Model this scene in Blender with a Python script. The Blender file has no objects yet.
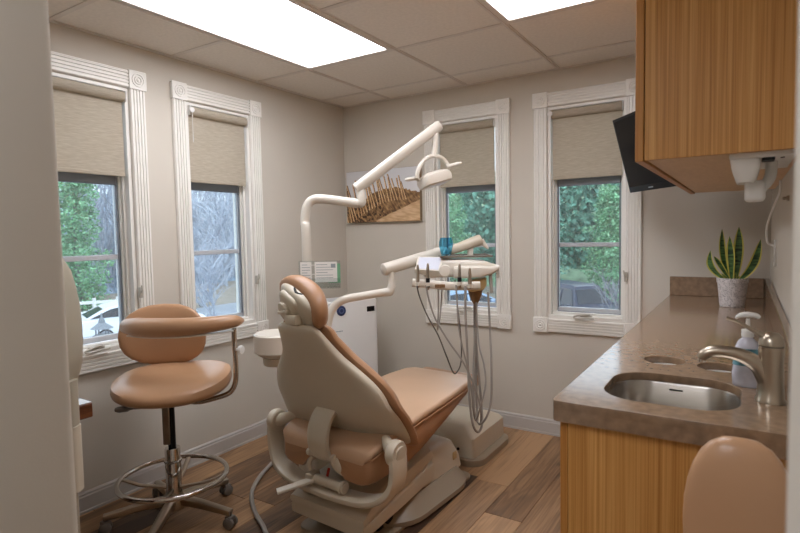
import bpy, bmesh, math, random
from mathutils import Vector, Matrix
random.seed(7)
PI = math.pi
scene = bpy.context.scene
COL = scene.collection

# ---------------------------------------------------------------- camera
FPX = 543.142                       # focal length in pixels of the 800 x 533 frame
CAM = Vector((2.6273, -3.3490, 1.2927))
def cam_axes(yaw=32.5274, pit=-3.4917, rol=-1.1097):
    y, p, r = (math.radians(a) for a in (yaw, pit, rol))
    F = Vector((-math.sin(y)*math.cos(p), math.cos(y)*math.cos(p), math.sin(p)))
    R = Vector((math.cos(y), math.sin(y), 0)); U = R.cross(F)
    return R*math.cos(r)+U*math.sin(r), U*math.cos(r)-R*math.sin(r), F
CR, CU, CF = cam_axes()
cd = bpy.data.cameras.new('camera'); cam = bpy.data.objects.new('camera', cd); COL.objects.link(cam)
m = Matrix((CR, CU, -CF)).transposed().to_4x4(); m.translation = CAM; cam.matrix_world = m
cd.sensor_width = 36; cd.lens = FPX/800*36; cd.clip_start = 0.02; cd.clip_end = 300
cd.dof.use_dof = True; cd.dof.focus_distance = 2.7; cd.dof.aperture_fstop = 6.3
scene.camera = cam
def at(u, v, **kw):
    """point on the ray through photo pixel (u, v): on the plane x=, y= or z=, or at depth d="""
    d = CF + CR*((u-400)/FPX) - CU*((v-266.5)/FPX)
    (a, val), = kw.items()
    if a == 'd': return CAM + d*val
    i = 'xyz'.index(a); return CAM + d*((val-CAM[i])/d[i])

# ---------------------------------------------------------------- world, exposure
W = bpy.data.worlds.new('overcast_sky'); scene.world = W; W.use_nodes = True
nt = W.node_tree; bg = nt.nodes['Background']
tc = nt.nodes.new('ShaderNodeTexCoord'); nz = nt.nodes.new('ShaderNodeTexNoise'); rp = nt.nodes.new('ShaderNodeValToRGB')
nz.inputs['Scale'].default_value = 2.0; nz.inputs['Detail'].default_value = 4
rp.color_ramp.elements[0].color = (.66, .78, .95, 1); rp.color_ramp.elements[1].color = (.80, .88, 1, 1)
nt.links.new(tc.outputs['Generated'], nz.inputs['Vector']); nt.links.new(nz.outputs['Fac'], rp.inputs['Fac'])
nt.links.new(rp.outputs['Color'], bg.inputs['Color']); bg.inputs['Strength'].default_value = 1.65
vs = scene.view_settings
scene.display_settings.display_device = 'sRGB'
vs.view_transform = 'Standard'; vs.look = 'None'; vs.gamma = 1; vs.use_curve_mapping = False; vs.exposure = 0.85
PANEL_STRENGTH = 5.4               # ceiling light panels

# ---------------------------------------------------------------- materials
def srgb(r, g, b):
    f = lambda c: (c/255/12.92) if c/255 <= .04045 else ((c/255+.055)/1.055)**2.4
    return (f(r), f(g), f(b), 1)
def mk(name):
    mt = bpy.data.materials.new(name); mt.use_nodes = True
    return mt, mt.node_tree, mt.node_tree.nodes['Principled BSDF']
def pm(name, col, rough=.5, metal=0, var=.08, scale=12, bump=0, bscale=None, spec=.5, coat=0, stretch=(1, 1, 1)):
    """procedural: colour varied by noise, optional bump"""
    mt, t, b = mk(name); N = t.nodes.new; L = t.links.new
    tc = N('ShaderNodeTexCoord'); mp = N('ShaderNodeMapping'); mp.inputs['Scale'].default_value = stretch
    n = N('ShaderNodeTexNoise'); n.inputs['Scale'].default_value = scale; n.inputs['Detail'].default_value = 3
    r = N('ShaderNodeValToRGB'); c = srgb(*col)
    r.color_ramp.elements[0].position = .3; r.color_ramp.elements[1].position = .7
    r.color_ramp.elements[0].color = (*[x*(1-var) for x in c[:3]], 1)
    r.color_ramp.elements[1].color = (*[min(1, x*(1+var)) for x in c[:3]], 1)
    L(tc.outputs['Object'], mp.inputs['Vector']); L(mp.outputs['Vector'], n.inputs['Vector'])
    L(n.outputs['Fac'], r.inputs['Fac']); L(r.outputs['Color'], b.inputs['Base Color'])
    b.inputs['Roughness'].default_value = rough; b.inputs['Metallic'].default_value = metal
    b.inputs['Specular IOR Level'].default_value = spec; b.inputs['Coat Weight'].default_value = coat
    if bump:
        n2 = N('ShaderNodeTexNoise'); n2.inputs['Scale'].default_value = bscale or scale*6; n2.inputs['Detail'].default_value = 4
        bp = N('ShaderNodeBump'); bp.inputs['Strength'].default_value = bump; bp.inputs['Distance'].default_value = .002
        L(mp.outputs['Vector'], n2.inputs['Vector']); L(n2.outputs['Fac'], bp.inputs['Height']); L(bp.outputs['Normal'], b.inputs['Normal'])
    return mt
def wood(name, dark, mid, light, stretch, scale, rough=.4, spec=.5, rand=0, fine=8, bump=.15):
    """straight grain: stretched noise in two scales; rand: per-object tone and offset"""
    mt, t, b = mk(name); N = t.nodes.new; L = t.links.new
    tc = N('ShaderNodeTexCoord'); mp = N('ShaderNodeMapping'); mp.inputs['Scale'].default_value = stretch
    oi = N('ShaderNodeObjectInfo'); vm = N('ShaderNodeVectorMath'); vm.operation = 'MULTIPLY_ADD'
    L(oi.outputs['Random'], vm.inputs[0]); vm.inputs[1].default_value = (9, 31, 17) if rand else (0, 0, 0)
    L(tc.outputs['Object'], mp.inputs['Vector']); L(mp.outputs['Vector'], vm.inputs[2])
    n1 = N('ShaderNodeTexNoise'); n1.inputs['Scale'].default_value = scale; n1.inputs['Detail'].default_value = 5; n1.inputs['Distortion'].default_value = .6
    n2 = N('ShaderNodeTexNoise'); n2.inputs['Scale'].default_value = scale*fine; n2.inputs['Detail'].default_value = 3
    L(vm.outputs['Vector'], n1.inputs['Vector']); L(vm.outputs['Vector'], n2.inputs['Vector'])
    a = N('ShaderNodeMath'); a.operation = 'MULTIPLY'; a.inputs[1].default_value = .45; L(n2.outputs['Fac'], a.inputs[0])
    s = N('ShaderNodeMath'); s.operation = 'MULTIPLY_ADD'; s.inputs[1].default_value = .55; L(n1.outputs['Fac'], s.inputs[0]); L(a.outputs[0], s.inputs[2])
    s2 = N('ShaderNodeMath'); s2.operation = 'MULTIPLY_ADD'; s2.inputs[1].default_value = rand; L(oi.outputs['Random'], s2.inputs[0])
    s3 = N('ShaderNodeMath'); s3.operation = 'SUBTRACT'; s3.inputs[1].default_value = rand*.5
    L(s.outputs[0], s2.inputs[2]); L(s2.outputs[0], s3.inputs[0])
    r = N('ShaderNodeValToRGB'); e = r.color_ramp.elements
    e[0].position = .34; e[0].color = srgb(*dark); e[1].position = .68; e[1].color = srgb(*light)
    q = e.new(.5); q.color = srgb(*mid)
    L(s3.outputs[0], r.inputs['Fac']); L(r.outputs['Color'], b.inputs['Base Color'])
    b.inputs['Roughness'].default_value = rough; b.inputs['Specular IOR Level'].default_value = spec
    bp = N('ShaderNodeBump'); bp.inputs['Strength'].default_value = bump; bp.inputs['Distance'].default_value = .001
    L(s.outputs[0], bp.inputs['Height']); L(bp.outputs['Normal'], b.inputs['Normal'])
    return mt
def emis(name, col, s):
    mt, t, b = mk(name); b.inputs['Base Color'].default_value = srgb(*col)
    b.inputs['Emission Color'].default_value = srgb(*col); b.inputs['Emission Strength'].default_value = s
    return mt
def see_through(name, tint, gloss=.06):
    mt, t, b = mk(name); N = t.nodes.new; L = t.links.new; t.nodes.remove(b)
    tr = N('ShaderNodeBsdfTransparent'); tr.inputs['Color'].default_value = tint
    gl = N('ShaderNodeBsdfGlossy'); gl.inputs['Roughness'].default_value = .02
    fr = N('ShaderNodeFresnel'); fr.inputs['IOR'].default_value = 1.35
    mx = N('ShaderNodeMixShader'); L(fr.outputs[0], mx.inputs[0]); L(tr.outputs[0], mx.inputs[1]); L(gl.outputs[0], mx.inputs[2])
    L(mx.outputs[0], t.nodes['Material Output'].inputs['Surface']); return mt

def mesh_screen():
    mt, t, b = mk('insect_screen'); N = t.nodes.new; L = t.links.new
    b.inputs['Base Color'].default_value = srgb(200, 206, 212); b.inputs['Roughness'].default_value = .8
    tr = N('ShaderNodeBsdfTransparent'); mx = N('ShaderNodeMixShader'); w = N('ShaderNodeTexNoise'); w.inputs['Scale'].default_value = 900
    rg = N('ShaderNodeMapRange'); rg.inputs['To Min'].default_value = .05; rg.inputs['To Max'].default_value = .1
    L(w.outputs['Fac'], rg.inputs[0]); L(rg.outputs[0], mx.inputs[0]); L(tr.outputs[0], mx.inputs[1]); L(b.outputs[0], mx.inputs[2]); L(mx.outputs[0], t.nodes['Material Output'].inputs['Surface'])
    return mt
M = {}
M['mesh'] = mesh_screen()
M['wall'] = pm('painted_wall', (206, 199, 187), .75, var=.02, scale=3, bump=.06, bscale=260, spec=.25)
M['trim'] = pm('white_trim_paint', (236, 233, 226), .35, var=.01, scale=6)
M['base'] = pm('grey_baseboard', (190, 186, 181), .4, var=.02, scale=8)
M['tile'] = pm('acoustic_tile', (232, 225, 216), .85, var=.04, scale=60, bump=.35, bscale=240, spec=.15)
M['grid'] = pm('ceiling_grid_paint', (218, 210, 202), .5, var=.02)
M['panel'] = emis('light_diffuser', (246, 248, 255), PANEL_STRENGTH)
def plank_mat():
    mt, t, b = mk('plank_floor'); N = t.nodes.new; L = t.links.new
    tc = N('ShaderNodeTexCoord'); oi = N('ShaderNodeObjectInfo'); vm = N('ShaderNodeVectorMath'); vm.operation = 'MULTIPLY_ADD'
    L(oi.outputs['Random'], vm.inputs[0]); vm.inputs[1].default_value = (7, 23, 11); L(tc.outputs['Object'], vm.inputs[2])
    def noise(sc, stretch, det, dist):
        mp = N('ShaderNodeMapping'); mp.inputs['Scale'].default_value = stretch; n = N('ShaderNodeTexNoise'); n.inputs['Scale'].default_value = sc; n.inputs['Detail'].default_value = det; n.inputs['Distortion'].default_value = dist
        L(vm.outputs[0], mp.inputs[0]); L(mp.outputs[0], n.inputs[0]); return n.outputs['Fac']
    def mth(op, a, b_):
        m_ = N('ShaderNodeMath'); m_.operation = op
        for k, x in enumerate((a, b_)):
            if isinstance(x, (int, float)): m_.inputs[k].default_value = x
            else: L(x, m_.inputs[k])
        return m_.outputs[0]
    cath = noise(1.5, (5, .55, 5), 2, .4)                              # broad cathedral figure
    rings = mth('SINE', mth('MULTIPLY', cath, 60), 0)
    grain = noise(3, (40, 1.2, 40), 4, .2)
    tone = mth('SUBTRACT', mth('MULTIPLY', oi.outputs['Random'], .5), .25)
    f = mth('ADD', mth('ADD', mth('MULTIPLY', cath, .55), mth('MULTIPLY', rings, .035)), mth('ADD', mth('MULTIPLY', grain, .4), tone))
    r = N('ShaderNodeValToRGB'); e = r.color_ramp.elements
    e[0].position = .22; e[0].color = srgb(66, 48, 36); e[1].position = .74; e[1].color = srgb(180, 142, 104); q = e.new(.48); q.color = srgb(126, 95, 67)
    L(f, r.inputs[0])
    mp = N('ShaderNodeMapping'); mp.inputs['Scale'].default_value = (5.5, 2.6, 1); vo = N('ShaderNodeTexVoronoi'); vo.inputs['Scale'].default_value = 1.0
    L(vm.outputs[0], mp.inputs[0]); L(mp.outputs[0], vo.inputs['Vector'])
    kn = N('ShaderNodeMapRange'); kn.inputs['From Min'].default_value = .03; kn.inputs['From Max'].default_value = .11; kn.inputs['To Min'].default_value = .35; L(vo.outputs['Distance'], kn.inputs[0])
    mx = N('ShaderNodeMix'); mx.data_type = 'RGBA'; mx.blend_type = 'MULTIPLY'; mx.inputs[0].default_value = 1; L(r.outputs[0], mx.inputs[6]); L(kn.outputs[0], mx.inputs[7])
    L(mx.outputs[2], b.inputs['Base Color']); b.inputs['Roughness'].default_value = .42; b.inputs['Specular IOR Level'].default_value = .4
    return mt
M['plank'] = plank_mat()
M['subfloor'] = pm('dark_joint', (48, 36, 28), .8)
M['cab'] = wood('zebra_veneer', (156, 104, 48), (190, 136, 72), (214, 164, 98), (62, 62, .5), 1.5, .42, .35, fine=3.6, bump=.05)
M['cabdark'] = wood('edge_band_wood', (150, 96, 42), (178, 122, 60), (194, 140, 76), (62, 62, .5), 1.5, .45, .35, fine=3.6, bump=.05)
M['cabunder'] = wood('melamine_underside', (206, 170, 132), (214, 180, 142), (222, 188, 150), (3, .6, 3), 3, .5, .3)
M['stone'] = pm('brown_quartz', (136, 111, 88), .14, var=.2, scale=48, spec=.6)
M['stoneedge'] = M['stone']
M['steel'] = pm('brushed_steel', (176, 170, 162), .26, 1, var=.05, scale=30, stretch=(1, 1, 14))
M['nickel'] = pm('brushed_nickel', (176, 164, 148), .28, 1, var=.03, scale=20)
M['chrome'] = pm('chrome', (205, 200, 194), .1, 1, var=.02)
M['shell'] = pm('taupe_plastic', (202, 192, 173), .32, var=.02, scale=5)
M['shell2'] = pm('dark_taupe_plastic', (150, 136, 116), .38, var=.03, scale=5)
M['cream'] = pm('cream_plastic', (214, 208, 196), .3, var=.015, scale=5)
M['white'] = pm('white_plastic', (232, 230, 226), .35, var=.01)
M['vinyl'] = pm('peach_vinyl', (196, 162, 132), .38, var=.04, scale=5, bump=.12, bscale=160)
M['vinylside'] = pm('tan_vinyl', (172, 130, 96), .4, var=.05, scale=6, bump=.12, bscale=160)
M['tan'] = pm('tan_stool_vinyl', (180, 140, 106), .33, var=.05, scale=5, bump=.1, bscale=140)
M['handle'] = pm('window_hardware', (196, 190, 178), .35)
M['putty'] = pm('putty_plastic', (172, 164, 146), .4, var=.02)
M['emblem'] = pm('slate_emblem', (84, 98, 136), .4)
M['caster'] = pm('grey_caster', (112, 106, 100), .4, var=.05)
M['black'] = pm('black_plastic', (18, 18, 20), .4, var=.05, spec=.25)
M['rubber'] = pm('grey_hose', (150, 144, 136), .45, var=.04)
M['darkhose'] = pm('dark_hose', (86, 78, 70), .5, var=.05)
M['greysash'] = pm('grey_sash', (196, 198, 202), .4, var=.02)
M['screen'] = pm('screen_frame', (120, 126, 134), .5, var=.03)
M['glass'] = see_through('window_glass', (.95, .99, .98, 1))
M['bluecup'] = see_through('blue_plastic', (.62, .87, .97, 1))
M['clearpl'] = see_through('clear_acrylic', (.9, .93, .93, 1))
M['paper'] = pm('paper', (236, 236, 232), .8, var=.01)
M['ink'] = pm('grey_ink', (150, 160, 165), .8)
M['green'] = pm('green_card', (120, 176, 140), .8)
M['navy'] = pm('navy_badge', (38, 52, 92), .35)
M['red'] = pm('red_tip', (190, 60, 40), .4)
M['brownpl'] = pm('amber_plastic', (126, 96, 66), .3, var=.2, scale=30, stretch=(6, 6, 1))
M['beigepl'] = pm('beige_plastic', (196, 170, 122), .4, var=.04)
M['desk'] = wood('dark_desk_edge', (70, 38, 22), (102, 58, 34), (128, 78, 48), (2, 2, 14), 3, .4)
M['desktop'] = pm('glossy_desk_top', (150, 128, 112), .15, var=.06, scale=8)
M['soil'] = pm('gravel_soil', (150, 140, 96), .9, var=.5, scale=120)

# ---------------------------------------------------------------- mesh helpers
def finish(name, bm, mat, parent=None, smooth=True, loc=None, angle=40, recalc=True):
    if recalc: bmesh.ops.recalc_face_normals(bm, faces=bm.faces)
    me = bpy.data.meshes.new(name); bm.to_mesh(me); bm.free()
    for mt in (mat if isinstance(mat, (list, tuple)) else [mat]): me.materials.append(mt)
    if smooth:
        me.polygons.foreach_set('use_smooth', [True]*len(me.polygons)); me.set_sharp_from_angle(angle=math.radians(angle))
    o = bpy.data.objects.new(name, me); COL.objects.link(o)
    if parent is not None:
        o.parent = parent
        if loc is None: me.transform(Matrix.Translation(-ROOT[parent.name]) if parent.name in ROOT else Matrix())
    if loc is not None: o.location = loc
    return o
ROOT = {}
def tag(o, label, cat=None, group=None, kind=None):
    o['label'] = label
    if cat: o['category'] = cat
    if group: o['group'] = group
    if kind: o['kind'] = kind
    return o
def thing(name, label, cat, loc=(0, 0, 0), group=None, kind=None, rz=0):
    """Empty at the base; parts given in world coordinates are shifted to it (rz = 0), or built local when rz given by caller"""
    o = bpy.data.objects.new(name, None); COL.objects.link(o); o.location = loc; o.rotation_euler = (0, 0, rz); o.empty_display_size = .1
    tag(o, label, cat, group, kind); ROOT[o.name] = Vector(loc); return o
def local_thing(*a, **k):
    o = thing(*a, **k); ROOT[o.name] = Vector((0, 0, 0)); return o
def sub(parent, o): pass
def B(): return bmesh.new()
def box(bm, a, b, bev=0, seg=2, mtx=None, mi=0):
    a = Vector(a); b = Vector(b); c = (a+b)/2; s = b-a
    r = bmesh.ops.create_cube(bm, size=1, matrix=Matrix.Translation(c) @ Matrix.Diagonal((*[abs(x) for x in s], 1)))
    vs = r['verts']
    fs0 = set(f for v in vs for f in v.link_faces)
    if bev:
        es = list({e for v in vs for e in v.link_edges})
        q = bmesh.ops.bevel(bm, geom=es, offset=bev, segments=seg, affect='EDGES', profile=.5)
        vs = list({v for f in q['faces'] for v in f.verts} | {v for v in vs if v.is_valid})
    if mtx is not None: bmesh.ops.transform(bm, matrix=mtx, verts=vs)
    for f in {f for v in vs for f in v.link_faces}: f.material_index = mi
    return vs
def ringloft(bm, rings, cap=True, closed=False, mi=0):
    vr = [[bm.verts.new(p) for p in r] for r in rings]; n = len(vr[0])
    k = len(vr)
    for i in range(k if closed else k-1):
        A, C_ = vr[i], vr[(i+1) % k]
        for j in range(n):
            f = bm.faces.new((A[j], A[(j+1) % n], C_[(j+1) % n], C_[j])); f.material_index = mi
    if cap and not closed:
        for r in (vr[0], vr[-1]):
            try: f = bm.faces.new(r); f.material_index = mi
            except ValueError: pass
    return vr
def smooth_path(P, n=6, closed=False):
    P = [Vector(p) for p in P]; out = []; k = len(P)
    rng = range(k if closed else k-1)
    for i in rng:
        g = (lambda j: P[j % k]) if closed else (lambda j: P[max(0, min(k-1, j))])
        p0, p1, p2, p3 = g(i-1), g(i), g(i+1), g(i+2)
        for s in range(n):
            t = s/n
            out.append(.5*((2*p1)+(p2-p0)*t+(2*p0-5*p1+4*p2-p3)*t*t+(3*p1-p0-3*p2+p3)*t**3))
    if not closed: out.append(P[-1].copy())
    return out
def frames(P, closed=False, up=None):
    fr = []; prev = None; k = len(P)
    for i, p in enumerate(P):
        if closed: t = P[(i+1) % k]-P[i-1]
        else: t = P[min(i+1, k-1)]-P[max(i-1, 0)]
        t = t.normalized() if t.length > 1e-9 else Vector((0, 0, 1))
        if up is not None: n = Vector(up)-t*t.dot(Vector(up))
        elif prev is None:
            a = Vector((0, 0, 1)) if abs(t.z) < .9 else Vector((1, 0, 0)); n = a-t*t.dot(a)
        else: n = prev-t*t.dot(prev)
        n.normalize(); prev = n; fr.append((p, t, n, t.cross(n)))
    return fr
def tube(bm, P, r, seg=12, closed=False, cap=True, sm=0, up=None, sect=None, mi=0):
    """sweep a circle (or rounded rect sect=(hw, hh)) along points P; r number or list"""
    P = [Vector(p) for p in P]
    if sm: P = smooth_path(P, sm, closed)
    R = r if isinstance(r, (list, tuple)) else [r]*2
    k = len(P); rings = []
    for i, (p, t, n, b) in enumerate(frames(P, closed, up)):
        f = i/max(1, k-1)*(len(R)-1); j = min(int(f), len(R)-2); rr = R[j]+(R[j+1]-R[j])*(f-j)
        ring = []
        for s in range(seg):
            a = 2*PI*s/seg
            if sect:
                c_, s_ = math.cos(a), math.sin(a); e = sect[2] if len(sect) > 2 else .5
                x = math.copysign(abs(c_)**e, c_)*sect[0]*rr; y = math.copysign(abs(s_)**e, s_)*sect[1]*rr
            else: x, y = rr*math.cos(a), rr*math.sin(a)
            ring.append(p+n*x+b*y)
        rings.append(ring)
    ringloft(bm, rings, cap, closed, mi); return bm
def lathe(bm, prof, mtx=None, seg=24, mi=0, cap=True):
    mtx = mtx or Matrix()
    rings = [[mtx @ Vector((max(r, 1e-4)*math.cos(2*PI*s/seg), max(r, 1e-4)*math.sin(2*PI*s/seg), z)) for s in range(seg)] for r, z in prof]
    ringloft(bm, rings, cap, False, mi); return bm
def T(*v): return Matrix.Translation(Vector(v))
def RX(a): return Matrix.Rotation(a, 4, 'X')
def RY(a): return Matrix.Rotation(a, 4, 'Y')
def RZ(a): return Matrix.Rotation(a, 4, 'Z')
def axis_m(p, d):
    """matrix with origin p, z along d"""
    return Matrix.Translation(p) @ Vector(d).to_track_quat('Z', 'Y').to_matrix().to_4x4()
def rod(bm, a, b, r, seg=12, r2=None, mi=0):
    a, b = Vector(a), Vector(b); L = (b-a).length
    lathe(bm, [(r, 0), (r2 if r2 is not None else r, L)], axis_m(a, b-a), seg, mi); return bm
def prism(bm, pts, h, mtx=None, bev=0, mi=0, seg=2):
    """2-D outline pts extruded from z=0 to z=h, then mtx"""
    lo = [bm.verts.new((x, y, 0)) for x, y in pts]; hi = [bm.verts.new((x, y, h)) for x, y in pts]; n = len(pts)
    fs = [bm.faces.new(lo[::-1]), bm.faces.new(hi)] + [bm.faces.new((lo[i], lo[(i+1) % n], hi[(i+1) % n], hi[i])) for i in range(n)]
    for f in fs: f.material_index = mi
    vs = lo+hi
    if bev:
        es = list(fs[0].edges)+list(fs[1].edges)
        q = bmesh.ops.bevel(bm, geom=es, offset=bev, segments=seg, affect='EDGES', profile=.5)
        vs = list({v for f in q['faces'] for v in f.verts} | {v for v in vs if v.is_valid})
        st = list(vs); seen = set(vs)
        while st:
            v = st.pop()
            for e in v.link_edges:
                w = e.other_vert(v)
                if w not in seen: seen.add(w); st.append(w)
        vs = list(seen)
        for f in {f for v in vs for f in v.link_faces}: f.material_index = mi
    if mtx is not None: bmesh.ops.transform(bm, matrix=mtx, verts=vs)
    return bm
def rrect(w, h, r, n=5, cx=0, cy=0):
    o = []
    for sx, sy, a0 in ((1, 1, 0), (-1, 1, PI/2), (-1, -1, PI), (1, -1, 1.5*PI)):
        for i in range(n+1):
            a = a0+PI/2*i/n; o.append((cx+sx*(w/2-r)+r*math.cos(a), cy+sy*(h/2-r)+r*math.sin(a)))
    return o
def circ(r, n=24, cx=0, cy=0): return [(cx+r*math.cos(2*PI*i/n), cy+r*math.sin(2*PI*i/n)) for i in range(n)]
def sgnpow(x, e): return math.copysign(abs(x)**e, x)
def pillow(bm, rx, ry, rz, mtx=None, e1=.6, e2=.8, nu=32, nv=14, mi=0):
    """superellipsoid"""
    rings = []
    for j in range(nv+1):
        ph = -PI/2+PI*j/nv; c = sgnpow(math.cos(ph), e1) if abs(math.cos(ph)) > 1e-6 else 1e-3; s = sgnpow(math.sin(ph), e1)
        rings.append([Vector((rx*c*sgnpow(math.cos(2*PI*i/nu), e2), ry*c*sgnpow(math.sin(2*PI*i/nu), e2), rz*s)) for i in range(nu)])
    if mtx is not None: rings = [[mtx @ p for p in r] for r in rings]
    ringloft(bm, rings, True, False, mi); return bm
def flat_with_holes(name, outer, holes, h, bev, mat, parent=None):
    """2-D filled outline with holes, extruded downwards from z=0 by h"""
    cu = bpy.data.curves.new(name, 'CURVE'); cu.dimensions = '2D'; cu.fill_mode = 'BOTH'; cu.extrude = h/2-bev; cu.bevel_depth = bev; cu.bevel_resolution = 2; cu.offset = -bev
    for pts in [outer]+holes:
        sp = cu.splines.new('POLY'); sp.points.add(len(pts)-1); sp.use_cyclic_u = True
        for p, q in zip(sp.points, pts): p.co = (q[0], q[1], 0, 1)
    tmp = bpy.data.objects.new('tmp', cu); COL.objects.link(tmp)
    dg = bpy.context.evaluated_depsgraph_get(); me = bpy.data.meshes.new_from_object(tmp.evaluated_get(dg))
    bpy.data.objects.remove(tmp); bpy.data.curves.remove(cu)
    bm = B(); bm.from_mesh(me); bpy.data.meshes.remove(me)
    bmesh.ops.remove_doubles(bm, verts=bm.verts, dist=1e-5)
    for f in bm.faces: f.material_index = 0
    return bm
def copy_tree(o, parent=None):
    c = o.copy(); COL.objects.link(c)
    if parent is not None: c.parent = parent
    for ch in list(o.children): copy_tree(ch, c)
    return c

# ================================================================ THE ROOM
H = 2.264                          # ceiling height
XR = 2.734                         # right wall
YF0, YF1 = -2.962, -3.075          # front (door) wall
JL, JR = 1.83, 2.6495              # door opening
HB = -4.75                         # hall back wall
ZT, ZB = 2.133, .658               # outer casing of the windows
CW = .090                          # casing width
WW = .632                          # outer casing width
WIN = [('L', -1.965), ('L', -1.181), ('B', 1.0325), ('B', 1.816)]
OW, OZ0, OZ1 = WW-2*CW, ZB+CW, ZT-CW
WT = .15                           # wall thickness

def wall(name, label, u0, u1, z1, holes, place):
    """thick wall made of blocks around the window openings; place maps (u, depth, z) to the room"""
    us = sorted({u0, u1, *[h[0] for h in holes], *[h[1] for h in holes]}); zs = sorted({0, z1, *[h[2] for h in holes], *[h[3] for h in holes]})
    bm = B()
    def inside(u, z): return any(h[0] < u < h[1] and h[2] < z < h[3] for h in holes)
    vm = {}
    def V(u, d, z):
        k = (round(u, 5), d, round(z, 5))
        if k not in vm: vm[k] = bm.verts.new(place(u, d, z))
        return vm[k]
    for i in range(len(us)-1):
        for j in range(len(zs)-1):
            a, b, c, d = us[i], us[i+1], zs[j], zs[j+1]
            if inside((a+b)/2, (c+d)/2):
                continue
            for dd in (0, WT): bm.faces.new([V(a, dd, c), V(b, dd, c), V(b, dd, d), V(a, dd, d)])
            for (p, q, r, s, test) in ((a, a, c, d, ((us[i-1]+a)/2 if i else None, (c+d)/2)), (b, b, c, d, ((b+us[i+2])/2 if i+2 < len(us) else None, (c+d)/2))):
                if test[0] is None or inside(*test): bm.faces.new([V(p, 0, r), V(p, WT, r), V(p, WT, s), V(p, 0, s)])
            for (z, test) in ((c, (zs[j-1]+c)/2 if j else None), (d, (d+zs[j+2])/2 if j+2 < len(zs) else None)):
                if test is None or inside((a+b)/2, test): bm.faces.new([V(a, 0, z), V(b, 0, z), V(b, WT, z), V(a, WT, z)])
    o = finish(name, bm, M['wall'], smooth=False); tag(o, label, kind='structure'); return o
hl = [(c-OW/2, c+OW/2, OZ0, OZ1) for s, c in WIN if s == 'L']; hb = [(c-OW/2, c+OW/2, OZ0, OZ1) for s, c in WIN if s == 'B']
wall('wall_left', 'beige painted wall with two tall windows behind the tan stool', YF0, WT, H+.1, hl, lambda u, d, z: (-d, u, z))
wall('wall_back', 'beige painted wall with two tall windows and a canvas print', 0, XR+.12, H+.1, hb, lambda u, d, z: (u, d, z))
bm = B(); box(bm, (XR, YF0, 0), (XR+.12, 0, H+.1)); tag(finish('wall_right', bm, M['wall'], smooth=False), 'beige painted wall behind the brown stone counter', kind='structure')
def bull(name, x0, x1, label):
    bm = B(); box(bm, (x0, YF1, 0), (x1, YF0, H), .012, 3); return tag(finish(name, bm, M['wall']), label, kind='structure')
bull('wall_front', -.15, JL, 'beige wall end beside the doorway, with rounded corner')
bull('wall_front_return', JR, XR+.9, 'narrow beige wall end at the counter side of the doorway')
bm = B(); box(bm, (JL, YF1, 2.05), (JR, YF0, H)); tag(finish('wall_front_header', bm, M['wall'], smooth=False), 'beige wall strip above the doorway', kind='structure')
bm = B(); box(bm, (-.15, HB-.1, 0), (XR+.9, HB, H)); tag(finish('wall_hall', bm, M['wall'], smooth=False), 'beige hall wall opposite the doorway', kind='structure')
for nm, xx in (('wall_hall_left', .55), ('wall_hall_right', XR+.8)):
    bm = B(); box(bm, (xx-.1, HB, 0), (xx, YF1, H)); tag(finish(nm, bm, M['wall'], smooth=False), 'beige end wall of the hall outside the doorway', kind='structure')

# floor: planks run along y
fl = thing('floor', 'wood plank floor in mixed brown tones with knots', None, (0, 0, 0), kind='structure')
bm = B(); box(bm, (-.1, HB-.1, -.06), (XR+.9, .1, -.006)); finish('subfloor', bm, M['subfloor'], fl, smooth=False)
PW = .178; PL = 1.22; rnd = random.Random(3); pcache = {}
for i in range(-3, 17):
    x0 = .205+i*PW; x1 = x0+PW; 
    if x1 < 0.01 or x0 > XR+.8: continue
    y = HB + rnd.random()*PL - PL
    while y < 0:
        a, b = max(y, HB), min(y+PL, 0); c0, c1 = max(x0, 0), min(x1, XR+.8)
        y += PL
        if b-a < .02 or c1-c0 < .02: continue
        key = (round(b-a, 3), round(c1-c0, 3))
        if key not in pcache:
            bm = B(); box(bm, (0, 0, -.01), (c1-c0-.0016, b-a-.0016, 0), .0012, 1)
            o = finish('plank', bm, M['plank'], fl, smooth=False); pcache[key] = o.data
        else:
            o = bpy.data.objects.new('plank', pcache[key]); COL.objects.link(o); o.parent = fl
        o.location = (c0, a, 0)

# ceiling: tiles in a grid
ce = thing('ceiling', 'suspended ceiling of square grey-beige acoustic tiles', None, (0, 0, 0), kind='structure')
bm = B(); box(bm, (-.15, HB-.1, H+.12), (XR+.9, .15, H+.2)); finish('ceiling_slab', bm, M['wall'], ce, smooth=False)
TS = .61; TX0, TY0 = .4366, -.2625
LIGHTS = [(TX0, TY0-TS), (TX0+2*TS, TY0-TS), (TX0+2*TS, TY0-5*TS)]       # tile corners (x0, y top) of 2 x 4 ft panels; last one added in the unseen hall as fill
def is_light(xc, yc): return any(x0 < xc < x0+TS and y1-2*TS < yc < y1 for x0, y1 in LIGHTS)
xs = [0]+[TX0+TS*i for i in range(6) if TX0+TS*i < XR+.85]+[XR+.85]; ys = [0]+[TY0-TS*i for i in range(9) if TY0-TS*i > HB]+[HB]
tcache = {}
for i in range(len(xs)-1):
    for j in range(len(ys)-1):
        a, b, c, d = xs[i], xs[i+1], ys[j+1], ys[j]
        if is_light((a+b)/2, (c+d)/2): continue
        key = (round(b-a, 3), round(d-c, 3))
        if key not in tcache:
            bm = B(); w, h = b-a-.022, d-c-.022
            box(bm, (0, 0, 0), (w, h, .014), .002, 1)
            o = finish('ceiling_tile', bm, M['tile'], ce, smooth=False); tcache[key] = o.data
        else:
            o = bpy.data.objects.new('ceiling_tile', tcache[key]); COL.objects.link(o); o.parent = ce
        o.location = (a+.011, c+.011, H+.002)
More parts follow.
